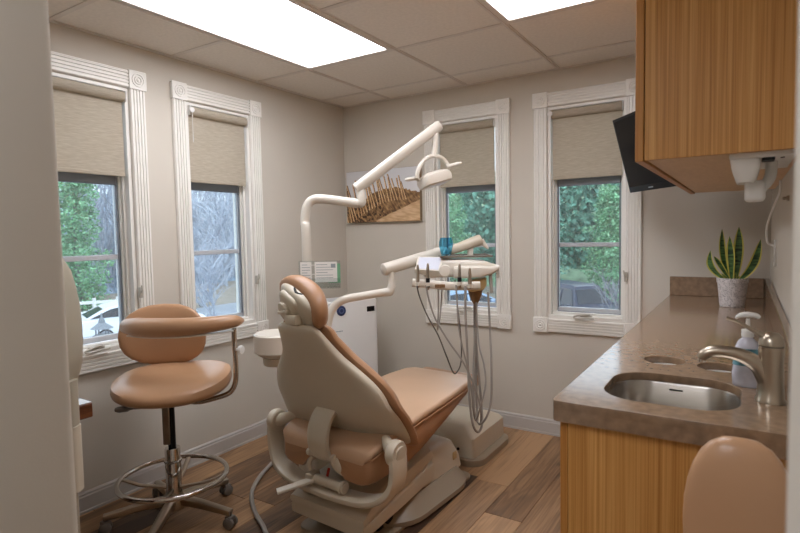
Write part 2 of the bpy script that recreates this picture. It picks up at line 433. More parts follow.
for x in xs[1:-1]:
    bm = B(); box(bm, (x-.012, HB, H-.002), (x+.012, 0, H+.012)); box(bm, (x-.0035, HB, H-.006), (x+.0035, 0, H)); finish('ceiling_tee', bm, M['grid'], ce, smooth=False)
for y in ys[1:-1]:
    for k in range(len(xs)-1):
        if is_light((xs[k]+xs[k+1])/2, y): continue
        bm = B(); box(bm, (xs[k], y-.012, H-.0015), (xs[k+1], y+.012, H+.012)); finish('ceiling_cross_tee', bm, M['grid'], ce, smooth=False)
bm = B()
box(bm, (0, HB, H-.003), (.02, 0, H+.01)); box(bm, (0, -.02, H-.003), (XR, 0, H+.01)); box(bm, (XR-.02, YF0, H-.003), (XR, 0, H+.01))
finish('ceiling_wall_angle', bm, M['grid'], ce, smooth=False)
lab = ['long glowing ceiling light panel nearest the left wall windows', 'glowing ceiling light panel in front of the wooden upper cabinet', 'fill light panel added on the unseen hall ceiling to brighten the doorway']
for k, (x0, y1) in enumerate(LIGHTS):
    t = thing('ceiling_light', lab[k], 'ceiling light', (x0+TS/2, y1-TS, H-.004), 'ceiling light panels')
    bm = B(); y0 = y1-2*TS; i_ = .034
    for (a, b) in (((x0+.012, y0+.012), (x0+i_, y1-.012)), ((x0+TS-i_, y0+.012), (x0+TS-.012, y1-.012)), ((x0+i_, y0+.012), (x0+TS-i_, y0+i_)), ((x0+i_, y1-i_), (x0+TS-i_, y1-.012))):
        box(bm, (*a, H-.004), (*b, H+.03), .001, 1)
    finish('light_frame', bm, M['grid'], t, smooth=False)
    bm = B(); box(bm, (x0+i_, y0+i_, H+.004), (x0+TS-i_, y1-i_, H+.012)); finish('diffuser', bm, M['panel'], t, smooth=False)

# baseboards
def baseboard(name, a, b, nrm, label):
    a, b, n = Vector(a), Vector(b), Vector(nrm)
    prof = [(0, 0), (.014, 0), (.014, .012), (.011, .014), (.011, .078), (.008, .084), (.0085, .092), (.004, .1), (0, .1)]
    bm = B(); ringloft(bm, [[p+n*d+Vector((0, 0, z)) for d, z in prof] for p in (a, b)])
    return tag(finish(name, bm, M['base'], smooth=False), label, kind='structure')
baseboard('baseboard_left', (0, YF0, 0), (0, 0, 0), (1, 0, 0), 'grey-white baseboard along the wall behind the stool')
baseboard('baseboard_back', (0, 0, 0), (2.283, 0, 0), (0, -1, 0), 'grey-white baseboard under the canvas print wall')

# ---------------------------------------------------------------- windows (local: x along wall, y outwards, z up)
def fluted(bm, length, w, mtx, proud=.02):
    """fluted board: length along local x, width along local z, face towards -y"""
    prof = [(0, 0), (-proud*.6, 0), (-proud, w*.06)]
    n = 4; a, b = w*.12, w*.88
    for i in range(n):
        c = a+(b-a)*(i+.5)/n; hw = (b-a)/n*.24
        prof += [(-proud, c-hw), (-proud+.007, c-hw*.7), (-proud+.007, c+hw*.7), (-proud, c+hw)]
    prof += [(-proud, w*.94), (-proud*.6, w), (0, w)]
    ringloft(bm, [[mtx @ Vector((x, y, z)) for y, z in prof] for x in (0, length)])
def make_window():
    g = {}
    def put(name, bm, mat, smooth=True): g.setdefault('parts', []).append((name, bm, mat, smooth))
    hw = WW/2; il = WW-2*CW
    bm = B(); fluted(bm, il, CW-.004, T(-il/2, 0, ZT-CW+.002)); put('head_casing', bm, M['trim'], False)
    bm = B(); fluted(bm, il, CW-.004, T(-il/2, 0, ZB+.002)); put('apron_casing', bm, M['trim'], False)
    for s in (-1, 1):
        bm = B(); fluted(bm, ZT-ZB-2*CW, CW-.006, T(s*(hw-CW/2)+(CW-.006)/2, 0, ZB+CW) @ RY(-PI/2)); put('side_casing', bm, M['trim'], False)
        for zc in (ZT-CW/2, ZB+CW/2):
            bm = B(); c = Vector((s*(hw-CW/2), 0, zc))
            box(bm, c+Vector((-CW/2-.002, -.026, -CW/2-.002)), c+Vector((CW/2+.002, 0, CW/2+.002)), .003, 1)
            lathe(bm, [(.034, .0), (.033, .004), (.029, .005), (.026, .001), (.023, .001), (.018, .006), (.013, .004), (.011, .001), (.007, .005), (.0, .006)], T(c.x, -.026, c.z) @ RX(PI/2), 28)
            put('rosette_block', bm, M['trim'])
    # jamb liner
    ow, z0, z1 = OW/2, OZ0, OZ1
    bm = B(); th = .016
    box(bm, (-ow, -.002, z0), (-ow+th, WT, z1)); box(bm, (ow-th, -.002, z0), (ow, WT, z1))
    box(bm, (-ow+th, -.002, z1-th), (ow-th, WT, z1))
    put('jamb', bm, M['trim'], False)
    bm = B(); box(bm, (-ow+th, -.012, z0-.004), (ow-th, WT, z0+.022), .003, 1); box(bm, (-ow+th, .03, z0+.022), (ow-th, .06, z0+.036), .002, 1)
    put('inner_sill', bm, M['trim'], False)
    # stop beads
    bm = B()
    for s in (-1, 1):
        box(bm, (s*(ow-th)-.012 if s > 0 else -ow+th, .035, z0+.02), (s*(ow-th) if s > 0 else -ow+th+.012, .05, z1-th), .002, 1)
        box(bm, (s*(ow-th)-.020 if s > 0 else -ow+th, .055, z0+.02), (s*(ow-th) if s > 0 else -ow+th+.020, .068, z1-th), .002, 1)
    put('stop_bead', bm, M['trim'], False)
    # sash
    si, so = ow-th, .075
    bm = B(); fw = .026
    zb = z0+.036
    box(bm, (-si, so, zb), (-si+fw, so+.03, z1-th), .003, 1); box(bm, (si-fw, so, zb), (si, so+.03, z1-th), .003, 1)
    box(bm, (-si+fw, so, zb), (si-fw, so+.03, zb+fw), .003, 1); box(bm, (-si+fw, so, z1-th-fw), (si-fw, so+.03, z1-th), .003, 1)
    put('sash', bm, M['greysash'], False)
    bm = B(); box(bm, (-si+fw, so-.004, 1.188), (si-fw, so+.026, 1.214), .003, 1); put('meeting_rail', bm, M['greysash'], False)
    bm = B(); box(bm, (-si+fw, so-.01, 1.565), (si-fw, so+.02, 1.615), .002, 1); box(bm, (-si+fw, so-.012, zb+fw), (-si+fw+.006, so-.004, 1.565)); box(bm, (si-fw-.006, so-.012, zb+fw), (si-fw, so-.004, 1.565))
    put('screen_bar', bm, M['screen'], False)
    bm = B()
    for a, b in ((zb+fw, 1.188), (1.214, z1-th-fw)): box(bm, (-si+fw, so+.012, a), (si-fw, so+.016, b))
    put('glass_pane', bm, M['glass'], False)
    bm = B(); box(bm, (-si+fw+.006, so-.009, zb+fw), (si-fw-.006, so-.0085, 1.565)); put('insect_screen', bm, M['mesh'], False)
    # crank handle on sill, sash lock on the side casing
    bm = B(); zz = z0+.02
    box(bm, (-.03, -.018, zz), (.04, .006, zz+.012), .004, 2)
    tube(bm, [(.03, -.012, zz+.014), (-.02, -.03, zz+.012), (-.06, -.034, zz+.002), (-.05, -.034, zz-.008), (.02, -.034, zz-.004), (.055, -.03, zz-.004)], .0055, 8, sm=4)
    put('crank_handle', bm, M['handle'])
    bm = B(); box(bm, (ow-.004, -.036, .99), (ow+.014, -.014, 1.045), .004, 2); tube(bm, [(ow+.004, -.036, 1.02), (ow+.002, -.046, 1.03), (ow-.003, -.05, 1.056)], [.006, .004], 8)
    put('sash_lock', bm, M['handle'])
    return g['parts']
wlab = ['fluted white window looking out on the white car', 'fluted white window looking out on the bare woods', 'fluted white window behind the delivery tray', 'fluted white window between the counter and the delivery tray window']
proto = None
for k, (s, c) in enumerate(WIN):
    o = local_thing('window_%d' % (k+1), wlab[k], None, (0, c, 0) if s == 'L' else (c, 0, 0), kind='structure', rz=PI/2 if s == 'L' else 0)
    if proto is None:
        proto = o
        for (n, bm, mt, sm) in make_window(): finish(n, bm, mt, o, sm)
    else:
        for ch in list(proto.children): q = ch.copy(); COL.objects.link(q); q.parent = o

# roller shades
def shade_mat():
    mt, t, b = mk('woven_shade'); N = t.nodes.new; L = t.links.new
    tc = N('ShaderNodeTexCoord'); mp = N('ShaderNodeMapping'); mp.inputs['Scale'].default_value = (8, 8, 160)
    n = N('ShaderNodeTexNoise'); n.inputs['Scale'].default_value = 3; n.inputs['Detail'].default_value = 4
    r = N('ShaderNodeValToRGB'); r.color_ramp.elements[0].color = srgb(196, 184, 164); r.color_ramp.elements[1].color = srgb(220, 210, 194)
    r.color_ramp.elements[0].position = .3; r.color_ramp.elements[1].position = .7
    L(tc.outputs['Object'], mp.inputs[0]); L(mp.outputs[0], n.inputs[0]); L(n.outputs['Fac'], r.inputs[0]); L(r.outputs[0], b.inputs['Base Color'])
    b.inputs['Roughness'].default_value = .9; b.inputs['Specular IOR Level'].default_value = .1
    tl = N('ShaderNodeBsdfTranslucent'); L(r.outputs[0], tl.inputs['Color']); mx = N('ShaderNodeMixShader'); mx.inputs[0].default_value = .4
    L(b.outputs[0], mx.inputs[1]); L(tl.outputs[0], mx.inputs[2]); L(mx.outputs[0], t.nodes['Material Output'].inputs['Surface'])
    return mt
M['shade'] = shade_mat()
slab = ['beige woven roller shade above the white car view', 'beige woven roller shade above the bare woods view', 'beige woven roller shade behind the dental light', 'beige woven roller shade beside the black monitor']
sproto = None
for k, (s, c) in enumerate(WIN):
    o = local_thing('roller_shade', slab[k], 'roller shade', (0, c, 2.0) if s == 'L' else (c, 0, 2.0), 'roller shades at the windows', rz=PI/2 if s == 'L' else 0)
    if sproto is None:
        sproto = o; hw = OW/2-.019
        zt = 2.02-2.0; zb = 1.603-2.0
        bm = B(); lathe(bm, [(.026, 0), (.026, 2*hw-.01)], T(-hw+.005, .004, zt-.022) @ RY(PI/2), 24); finish('roller_tube', bm, M['shade'], o)
        bm = B(); box(bm, (-hw+.006, .012, zb+.016), (hw-.006, .0145, zt-.03)); finish('shade_fabric', bm, M['shade'], o, False)
        bm = B(); box(bm, (-hw+.006, .008, zb), (hw-.006, .018, zb+.02), .003, 1); finish('hem_bar', bm, M['shade'], o, False)
        for s2 in (-1, 1):
            bm = B(); box(bm, (s2*hw-.002, -.02, zt-.05), (s2*hw+.002, .03, zt+.004), .0015, 1); finish('bracket', bm, M['white'], o, False)
        bm = B(); lathe(bm, [(.012, 0), (.016, .002), (.016, .008), (.012, .01)], T(-hw+.002, -.026, zt-.022) @ RX(PI/2), 16); tube(bm, [(-hw+.004, -.03, zt-.022), (-hw+.004, -.03, zt-.2)], .002, 6); finish('chain', bm, M['white'], o)
    else:
        for ch in list(sproto.children): q = ch.copy(); COL.objects.link(q); q.parent = o

# ================================================================ COUNTER SIDE
CX0, CY0, CZ = 2.274, -2.19, .923        # counter front edge, near end, top
# base cabinet
cb = thing('base_cabinet', 'honey-brown zebra grain base cabinet under the stone counter', 'cabinet', (2.5, -1.1, 0))
bm = B(); box(bm, (CX0+.03, CY0+.022, .1), (XR-.002, CY0+.04, CZ-.047), .001, 1); finish('end_panel', bm, M['cab'], cb, False)
bm = B(); box(bm, (CX0+.034, CY0+.04, .1), (XR-.004, -.004, .118)); box(bm, (CX0+.06, CY0+.05, 0), (XR-.01, -.006, .1)); box(bm, (XR-.02, CY0+.04, .118), (XR-.004, -.004, CZ-.047)); box(bm, (CX0+.034, -.02, .118), (XR-.02, -.004, CZ-.047)); finish('carcass', bm, M['cabdark'], cb, False)
yy = CY0+.022; nd = 4; dw = (-.006-yy)/nd
for i in range(nd):
    bm = B(); box(bm, (CX0+.012, yy+i*dw+.0015, .11), (CX0+.029, yy+(i+1)*dw-.0015, CZ-.052), .0015, 1); d = finish('door', bm, M['cabdark'], cb, False)
    bm = B(); yh = yy+(i+(.88 if i % 2 == 0 else .12))*dw; tube(bm, [(CX0+.012, yh, .62), (CX0-.016, yh, .63), (CX0-.016, yh, .75), (CX0+.012, yh, .76)], .004, 8)
    h_ = finish('handle', bm, M['nickel'], cb); h_.parent = d; 
# countertop with sink cut-out and two round drop holes
SX0, SX1, SY0, SY1 = 2.352, 2.624, -2.112, -1.845
sink_o = rrect(SX1-SX0, SY1-SY0, .085, 8, (SX0+SX1)/2, (SY0+SY1)/2)
hc = [(2.440, -1.682, .052), (2.574, -1.702, .052)]
ctp = thing('countertop', 'polished brown stone countertop with undermount sink cut-out and backsplash', 'countertop', (2.5, -1.1, CZ))
corner = [(XR-.002, CY0), (XR-.002, -.002), (CX0, -.002), (CX0, CY0+.012), (CX0+.004, CY0+.004), (CX0+.012, CY0)]
bm = flat_with_holes('slab', corner, [sink_o]+[circ(r, 56, x, y) for x, y, r in hc], .02, .0015, M['stone'])
bmesh.ops.transform(bm, matrix=T(0, 0, CZ-.01), verts=bm.verts); sl = finish('slab', bm, M['stone'], ctp, True, angle=30)
sl.data.polygons.foreach_set('use_smooth', [abs(p.normal.z) < .99 for p in sl.data.polygons])
bm = B(); prism(bm, [(XR-.002, CY0), (XR-.002, CY0+.022), (CX0+.022, CY0+.022), (CX0+.022, -.002), (CX0, -.002), (CX0, CY0+.012), (CX0+.004, CY0+.004), (CX0+.012, CY0)], .0265, T(0, 0, CZ-.0455), 0); finish('edge_apron', bm, M['stone'], ctp, True, angle=35)
bm = B(); box(bm, (CX0+.001, -.022, CZ), (XR-.024, -.002, CZ+.103), .002, 1); finish('backsplash', bm, M['stone'], ctp, False)
bm = B(); box(bm, (XR-.022, CY0+.3, CZ), (XR-.002, -.002, CZ+.103), .002, 1); finish('backsplash', bm, M['stone'], ctp, False)
# sink bowl
sk = thing('sink', 'brushed steel undermount sink bowl in the stone counter', 'sink', ((SX0+SX1)/2, (SY0+SY1)/2, CZ-.2))
bm = B(); cx, cy = (SX0+SX1)/2, (SY0+SY1)/2; w, h = SX1-SX0, SY1-SY0; rings = []
zt = CZ-.0205
for (dw_, z, rr) in ((.03, zt, .09), (.002, zt, .085), (-.004, zt-.004, .08), (-.010, zt-.12, .072), (-.03, zt-.145, .06), (-.07, zt-.152, .05), (-.2, zt-.156, .02)):
    rings.append([Vector((x, y, z)) for x, y in rrect(w+dw_, h+dw_, rr, 8, cx, cy)])
ringloft(bm, rings, False); bm.faces.new([v for v in bm.verts][-len(rings[0]):]); finish('bowl', bm, M['steel'], sk, recalc=False)
bm = B(); lathe(bm, [(.0, 0), (.036, 0), (.04, .003), (.032, .004), (.028, .002), (.0, .002)], T(cx, cy, zt-.1555), 24); finish('drain', bm, M['chrome'], sk)
bm = B(); box(bm, (cx-.018, SY1-.006, zt-.0175), (cx+.012, SY1-.0038, zt-.0145)); finish('maker_mark', bm, M['black'], sk, False)
for k, (x, y, r) in enumerate(hc):
    bm = B(); lathe(bm, [(r+.012, CZ-.0205), (r-.001, CZ-.0205), (r-.003, CZ-.023), (r-.004, CZ-.19), (.0, CZ-.19)], T(x, y, 0), 48, cap=False)
    o = finish('waste_chute', bm, M['white'], None, recalc=False); o.location = (0, 0, 0)
    tag(o, ['white sleeve in the round counter hole behind the sink, nearest the counter front edge', 'white sleeve in the round counter hole behind the faucet spout'][k], 'chute', 'waste chutes in the counter')
# faucet
fx, fy = 2.676, -1.98
fa = thing('faucet', 'brushed nickel single-lever faucet with arched spout over the sink', 'faucet', (fx, fy, CZ))
bm = B(); lathe(bm, [(.0, 0), (.028, 0), (.028, .004), (.0255, .008), (.0235, .04), (.0225, .09), (.0235, .104), (.0235, .118), (.0, .118)], T(fx, fy, CZ), 28); finish('body', bm, M['nickel'], fa)
bm = B(); tube(bm, [(fx-.004, fy, CZ+.045), (fx-.02, fy, CZ+.072), (fx-.045, fy-.002, CZ+.09), (fx-.075, fy-.004, CZ+.098), (fx-.105, fy-.006, CZ+.098), (fx-.122, fy-.008, CZ+.090), (fx-.128, fy-.008, CZ+.080)], [.022, .0185, .0155, .0135, .0125, .0115, .0105], 16, sm=6); finish('spout', bm, M['nickel'], fa)
bm = B(); lathe(bm, [(.0, 0), (.0085, 0), (.0085, .006), (.0, .006)], T(fx-.127, fy-.008, CZ+.073), 14); finish('aerator', bm, M['chrome'], fa)
bm = B(); lathe(bm, [(.0235, .12), (.0235, .126), (.020, .138), (.012, .146), (.0, .148)], T(fx, fy, CZ), 24)
tube(bm, [(fx+.004, fy, CZ+.132), (fx-.016, fy, CZ+.140), (fx-.038, fy, CZ+.152), (fx-.06, fy, CZ+.165), (fx-.082, fy, CZ+.172)], [.012, .010, .0065, .005, .0055], 12, sm=4, sect=(.7, 1.2, 1)); finish('lever', bm, M['nickel'], fa)
# soap bottle
bx, by = 2.634, -1.87
bt = thing('soap_bottle', 'clear pump soap bottle with purple liquid and green label behind the faucet', 'soap bottle', (bx, by, CZ))
M['soap'] = pm('lavender_soap', (204, 204, 216), .08, var=.15, scale=34)
M['label'] = pm('blue_green_label', (92, 138, 150), .35, var=.75, scale=70)
bm = B(); rings = []
for z, a, b in ((0, .026, .017), (.004, .029, .02), (.03, .0305, .021), (.062, .026, .0185), (.085, .027, .0185), (.105, .019, .015), (.113, .011, .011), (.118, .011, .011)):
    rings.append([Vector((bx+a*sgnpow(math.cos(q*PI/12), .8), by+b*sgnpow(math.sin(q*PI/12), .8), CZ+z)) for q in range(24)])
ringloft(bm, rings); finish('bottle', bm, M['soap'], bt)
bm = B(); rings = []
for z, a, b in ((.05, .0292, .0203), (.062, .0275, .0195), (.085, .0285, .0195), (.09, .027, .0185)):
    rings.append([Vector((bx+a*sgnpow(math.cos(q*PI/12), .8), by+b*sgnpow(math.sin(q*PI/12), .8), CZ+z)) for q in range(12, 25)])
vr = [[bm.verts.new(p) for p in r] for r in rings]
for i in range(3):
    for j in range(12): bm.faces.new((vr[i][j], vr[i][j+1], vr[i+1][j+1], vr[i+1][j]))
finish('front_label', bm, M['label'], bt)
bm = B(); lathe(bm, [(0, 0), (.0125, 0), (.0125, .016), (.005, .018), (.004, .042), (0, .042)], T(bx, by, CZ+.116), 16); finish('pump_collar', bm, M['white'], bt)
bm = B(); tube(bm, [(bx-.024, by-.004, CZ+.158), (bx-.014, by, CZ+.165), (bx, by, CZ+.167), (bx+.016, by+.002, CZ+.165), (bx+.022, by+.003, CZ+.16)], [.003, .006, .007, .006, .004], 10, sm=4); finish('pump_head', bm, M['white'], bt)
# snake plant
px, py = 2.577, -.40
pt_ = thing('potted_snake_plant', 'snake plant with yellow-edged leaves in a speckled white pot on the counter', 'potted plant', (px, py, CZ))
mt, t, b = mk('speckled_pot'); N = t.nodes.new; L = t.links.new
tc = N('ShaderNodeTexCoord'); v = N('ShaderNodeTexVoronoi'); v.inputs['Scale'].default_value = 200; r = N('ShaderNodeValToRGB'); r.color_ramp.interpolation = 'CONSTANT'
r.color_ramp.elements[0].color = srgb(110, 104, 104); r.color_ramp.elements[1].position = .36; r.color_ramp.elements[1].color = srgb(214, 208, 206)
L(tc.outputs['Object'], v.inputs['Vector']); L(v.outputs['Distance'], r.inputs[0]); L(r.outputs[0], b.inputs['Base Color']); b.inputs['Roughness'].default_value = .7; M['pot'] = mt
bm = B(); lathe(bm, [(.0, .001), (.05, .001), (.051, .004), (.061, .112), (.064, .113), (.0645, .134), (.058, .134), (.057, .115), (.0, .115)], T(px, py, CZ), 36); finish('pot', bm, M['pot'], pt_)
bm = B(); rr = random.Random(5)
for k in range(46):
    a, q = rr.random()*2*PI, .052*math.sqrt(rr.random()); s_ = rr.uniform(.004, .008)
    pillow(bm, s_, s_*.8, s_*.6, T(px+q*math.cos(a), py+q*math.sin(a), CZ+.118+rr.uniform(0, .006)) @ RZ(a), 1, 1, 6, 4)
o = finish('gravel', bm, M['soil'], pt_); o['kind'] = 'stuff'
mt, t, b = mk('snake_leaf'); N = t.nodes.new; L = t.links.new
tc = N('ShaderNodeTexCoord'); mp = N('ShaderNodeMapping'); mp.inputs['Scale'].default_value = (12, 12, 60); n = N('ShaderNodeTexNoise'); n.inputs['Scale'].default_value = 2.2; n.inputs['Detail'].default_value = 4
r = N('ShaderNodeValToRGB'); e = r.color_ramp.elements; e[0].position = .38; e[0].color = srgb(18, 52, 26); e[1].position = .62; e[1].color = srgb(78, 118, 62)
L(tc.outputs['Object'], mp.inputs[0]); L(mp.outputs[0], n.inputs[0]); L(n.outputs['Fac'], r.inputs[0]); L(r.outputs[0], b.inputs['Base Color']); b.inputs['Roughness'].default_value = .35; M['leaf'] = mt
M['leafedge'] = pm('yellow_leaf_edge', (196, 186, 84), .4, var=.1)
def blade(base, tip, bow, w, face):
    base, tip, bow, face = Vector(base), Vector(tip), Vector(bow), Vector(face)
    bm = B(); n = 12; rows = []
    for i in range(n+1):
        t_ = i/n; p = base.lerp(tip, t_)+bow*math.sin(PI*t_); ww = w*(.28+.72*math.sin(min(1, t_*1.6)*PI/2))*(1-max(0, (t_-.55)/.45)**2.2)+.0006
        d = (tip-base).normalized(); sd = d.cross(face).normalized(); nn = sd.cross(d)
        row = []
        for s, dep in ((-1, -.25), (-.64, -.12), (0, .12), (.70, -.12), (1, -.25)): row.append(p+sd*ww*s-nn*ww*dep*1.0)
        rows.append(row)
    F_ = [[bm.verts.new(p) for p in r] for r in rows]
    Bk = [[bm.verts.new(p+Vector((0, .0022, 0))) for p in r] for r in rows]
    for i in range(n):
        for j in range(4):
            for G in (F_, Bk):
                f = bm.faces.new((G[i][j], G[i][j+1], G[i+1][j+1], G[i+1][j])); f.material_index = 1 if j in (0, 3) else 0
        for j in (0, 4):
            f = bm.faces.new((F_[i][j], F_[i+1][j], Bk[i+1][j], Bk[i][j])); f.material_index = 1
    finish('leaf', bm, [M['leaf'], M['leafedge']], pt_, angle=80)
zb_ = CZ+.115
for (b0, tp, bow, w, fc) in (((.012, .0), (.022, -.01, .255), (.004, 0, 0), .021, (0, -1, .05)), ((-.012, .012), (-.045, .0, .246), (-.012, 0, 0), .015, (.4, -1, 0)), ((-.004, -.012), (-.014, -.02, .212), (.002, 0, 0), .018, (-.3, -1, 0)),
                              ((.018, -.008), (.106, -.01, .197), (.016, 0, -.02), .019, (.15, -1, .1)), ((-.018, -.008), (-.090, -.02, .146), (-.03, 0, -.005), .016, (-.3, -1, 0)), ((-.006, -.02), (-.074, -.045, .12), (-.006, 0, .012), .012, (.5, -1, .2)), ((.008, .015), (.03, .035, .13), (0, 0, 0), .013, (.2, -1, 0))):
    blade((px+b0[0], py+b0[1], zb_), (px+tp[0], py+tp[1], zb_+tp[2]), bow, w, fc)
# a few short new shoots
for k in range(7):
    a = k*.9; blade((px+.01*math.cos(a), py-.028+.01*math.sin(a), zb_), (px-.01+.038*math.cos(a), py-.03+.02*math.sin(a), zb_+.03+.012*math.sin(k*2.1)), (0, 0, .004), .004, (.2, -1, .1))

# upper cabinet
UX, UY0, UY1, UZ = 2.400, -1.94, -.40, 1.456
uc = thing('upper_cabinet', 'honey-brown zebra grain wall cabinet hanging above the counter', 'cabinet', (2.57, -1.2, UZ))
ZH = H-.012
bm = B(); box(bm, (UX+.021, UY0, UZ-.002), (XR-.002, UY0+.018, ZH), .001, 1); finish('end_panel', bm, M['cab'], uc, False)
bm = B(); box(bm, (UX+.021, UY0+.018, UZ+.002), (XR-.002, UY1, UZ+.02)); finish('bottom_panel', bm, M['cabunder'], uc, False)
bm = B(); box(bm, (UX+.021, UY1-.018, UZ+.02), (XR-.002, UY1, ZH)); box(bm, (XR-.02, UY0+.018, UZ+.02), (XR-.002, UY1-.018, ZH)); box(bm, (UX+.021, UY0+.018, ZH-.018), (XR-.02, UY1-.018, ZH)); finish('carcass', bm, M['cabdark'], uc, False)
nd = 3; dw = (UY1-UY0)/nd
for i in range(nd):
    bm = B(); box(bm, (UX, UY0+i*dw+.001, UZ-.004), (UX+.0185, UY0+(i+1)*dw-.001, ZH), .0012, 1); finish('door', bm, M['cabdark'], uc, False)

# under-cabinet dispenser
dp = thing('under_cabinet_dispenser', 'white plastic dispenser bracket screwed under the upper cabinet', 'dispenser', (2.65, -1.8, UZ-.03))
bm = B(); box(bm, (2.592, -1.905, UZ-.012), (2.716, -1.60, UZ+.0015), .004, 2); finish('mounting_plate', bm, M['white'], dp)
bm = B(); rings = []
for (z, x0, x1, y0, y1) in ((UZ-.012, 2.594, 2.652, -1.90, -1.74), (UZ-.03, 2.596, 2.652, -1.895, -1.75), (UZ-.055, 2.604, 2.645, -1.88, -1.77), (UZ-.062, 2.608, 2.640, -1.875, -1.775)):
    rings.append([Vector((x, y, z)) for x, y in rrect(x1-x0, y1-y0, .012, 4, (x0+x1)/2, (y0+y1)/2)])
ringloft(bm, rings); finish('housing', bm, M['white'], dp)
bm = B(); tube(bm, [(2.675, -1.80, UZ-.012), (2.672, -1.80, UZ-.05), (2.655, -1.80, UZ-.075)], .012, 12, sm=4); box(bm, (2.622, -1.83, UZ-.105), (2.664, -1.77, UZ-.055), .01, 3); finish('nozzle', bm, M['white'], dp)
bm = B(); box(bm, (2.654, -1.897, UZ-.018), (2.678, -1.85, UZ-.0115), .001, 1); finish('slot', bm, M['black'], dp, False)
bm = B(); lathe(bm, [(0, 0), (.004, 0), (.004, .002), (0, .002)], T(2.692, -1.885, UZ-.0145), 12); finish('screw', bm, M['black'], dp)
# outlet and cord on the right wall
ou = thing('wall_outlet', 'white outlet plate on the wall above the counter', 'outlet', (XR, -.55, 1.25))
bm = B(); box(bm, (XR-.006, -.60, 1.12), (XR, -.52, 1.235), .003, 2); finish('plate', bm, M['white'], ou)
for zc in (1.155, 1.20):
    bm = B(); box(bm, (XR-.008, -.577, zc-.014), (XR-.0055, -.543, zc+.014), .001, 1); finish('socket', bm, M['cream'], ou, False)
bm = B(); tube(bm, [(XR-.006, -.56, 1.21), (XR-.03, -.56, 1.225), (XR-.034, -.60, 1.29), (XR-.02, -.75, 1.36), (XR-.006, -.9, 1.415), (XR-.006, -.95, UZ-.001)], .004, 8, sm=6)
tag(finish('power_cord', bm, M['white']), 'thin white cord from the outlet up to the wall cabinet', 'cord')
bm = B(); lathe(bm, [(0, 0), (.008, 0), (.008, .006), (.005, .008), (.005, .016), (0, .018)], T(XR, -1.35, 1.375) @ RY(-PI/2), 14)
tag(finish('wall_hook', bm, M['nickel']), 'small metal knob on the wall below the cabinet', 'hook')
# monitor
mn = thing('monitor', 'black flat monitor tilted down on a bracket beside the upper cabinet', 'monitor', (2.25, -.4, 1.46))
a = Vector((.62, -.785, 0)).normalized()             # along the width, from far corner to near corner
n0 = Vector((-a.y*-1, a.x*-1, 0)); n0 = Vector((-.785, -.62, 0)).normalized()
tl = math.radians(15); upv = (Vector((0, 0, 1))*math.cos(tl)+n0*math.sin(tl)).normalized(); nf = a.cross(upv).normalized()
if nf.dot(n0) < 0: nf = -nf
o3 = Vector((2.113, -.30, 1.479)); mw, mh = .40, .385
mm = Matrix((a, upv, nf)).transposed().to_4x4(); mm.translation = o3
bm = B(); prism(bm, [(0, 0), (mw, 0), (mw, mh), (0, mh)], .022, mm @ T(0, 0, -.022), .004); finish('housing', bm, M['black'], mn)
M['glossblack'] = pm('screen_glass', (10, 10, 13), .2, var=.02, spec=.2)
bm = B(); prism(bm, [(.014, .03), (mw-.014, .03), (mw-.014, mh-.014), (.014, mh-.014)], .001, mm); finish('screen', bm, M['glossblack'], mn, False)
bm = B(); prism(bm, [(mw*.5-.02, .012), (mw*.5+.02, .012), (mw*.5+.02, .018), (mw*.5-.02, .018)], .0008, mm); finish('badge', bm, M['ink'], mn, False)
bm = B(); pc = mm @ Vector((mw*.55, mh*.5, -.022)); rod(bm, pc, pc-nf*.05, .03, 16); tube(bm, [pc-nf*.045, pc-nf*.09+Vector((0, 0, .02)), Vector((2.37, -.30, 1.66)), Vector((2.60, -.02, 1.66))], .014, 10); box(bm, (2.54, -.012, 1.6), (2.66, 0, 1.72), .004, 1); finish('wall_arm', bm, M['black'], mn)

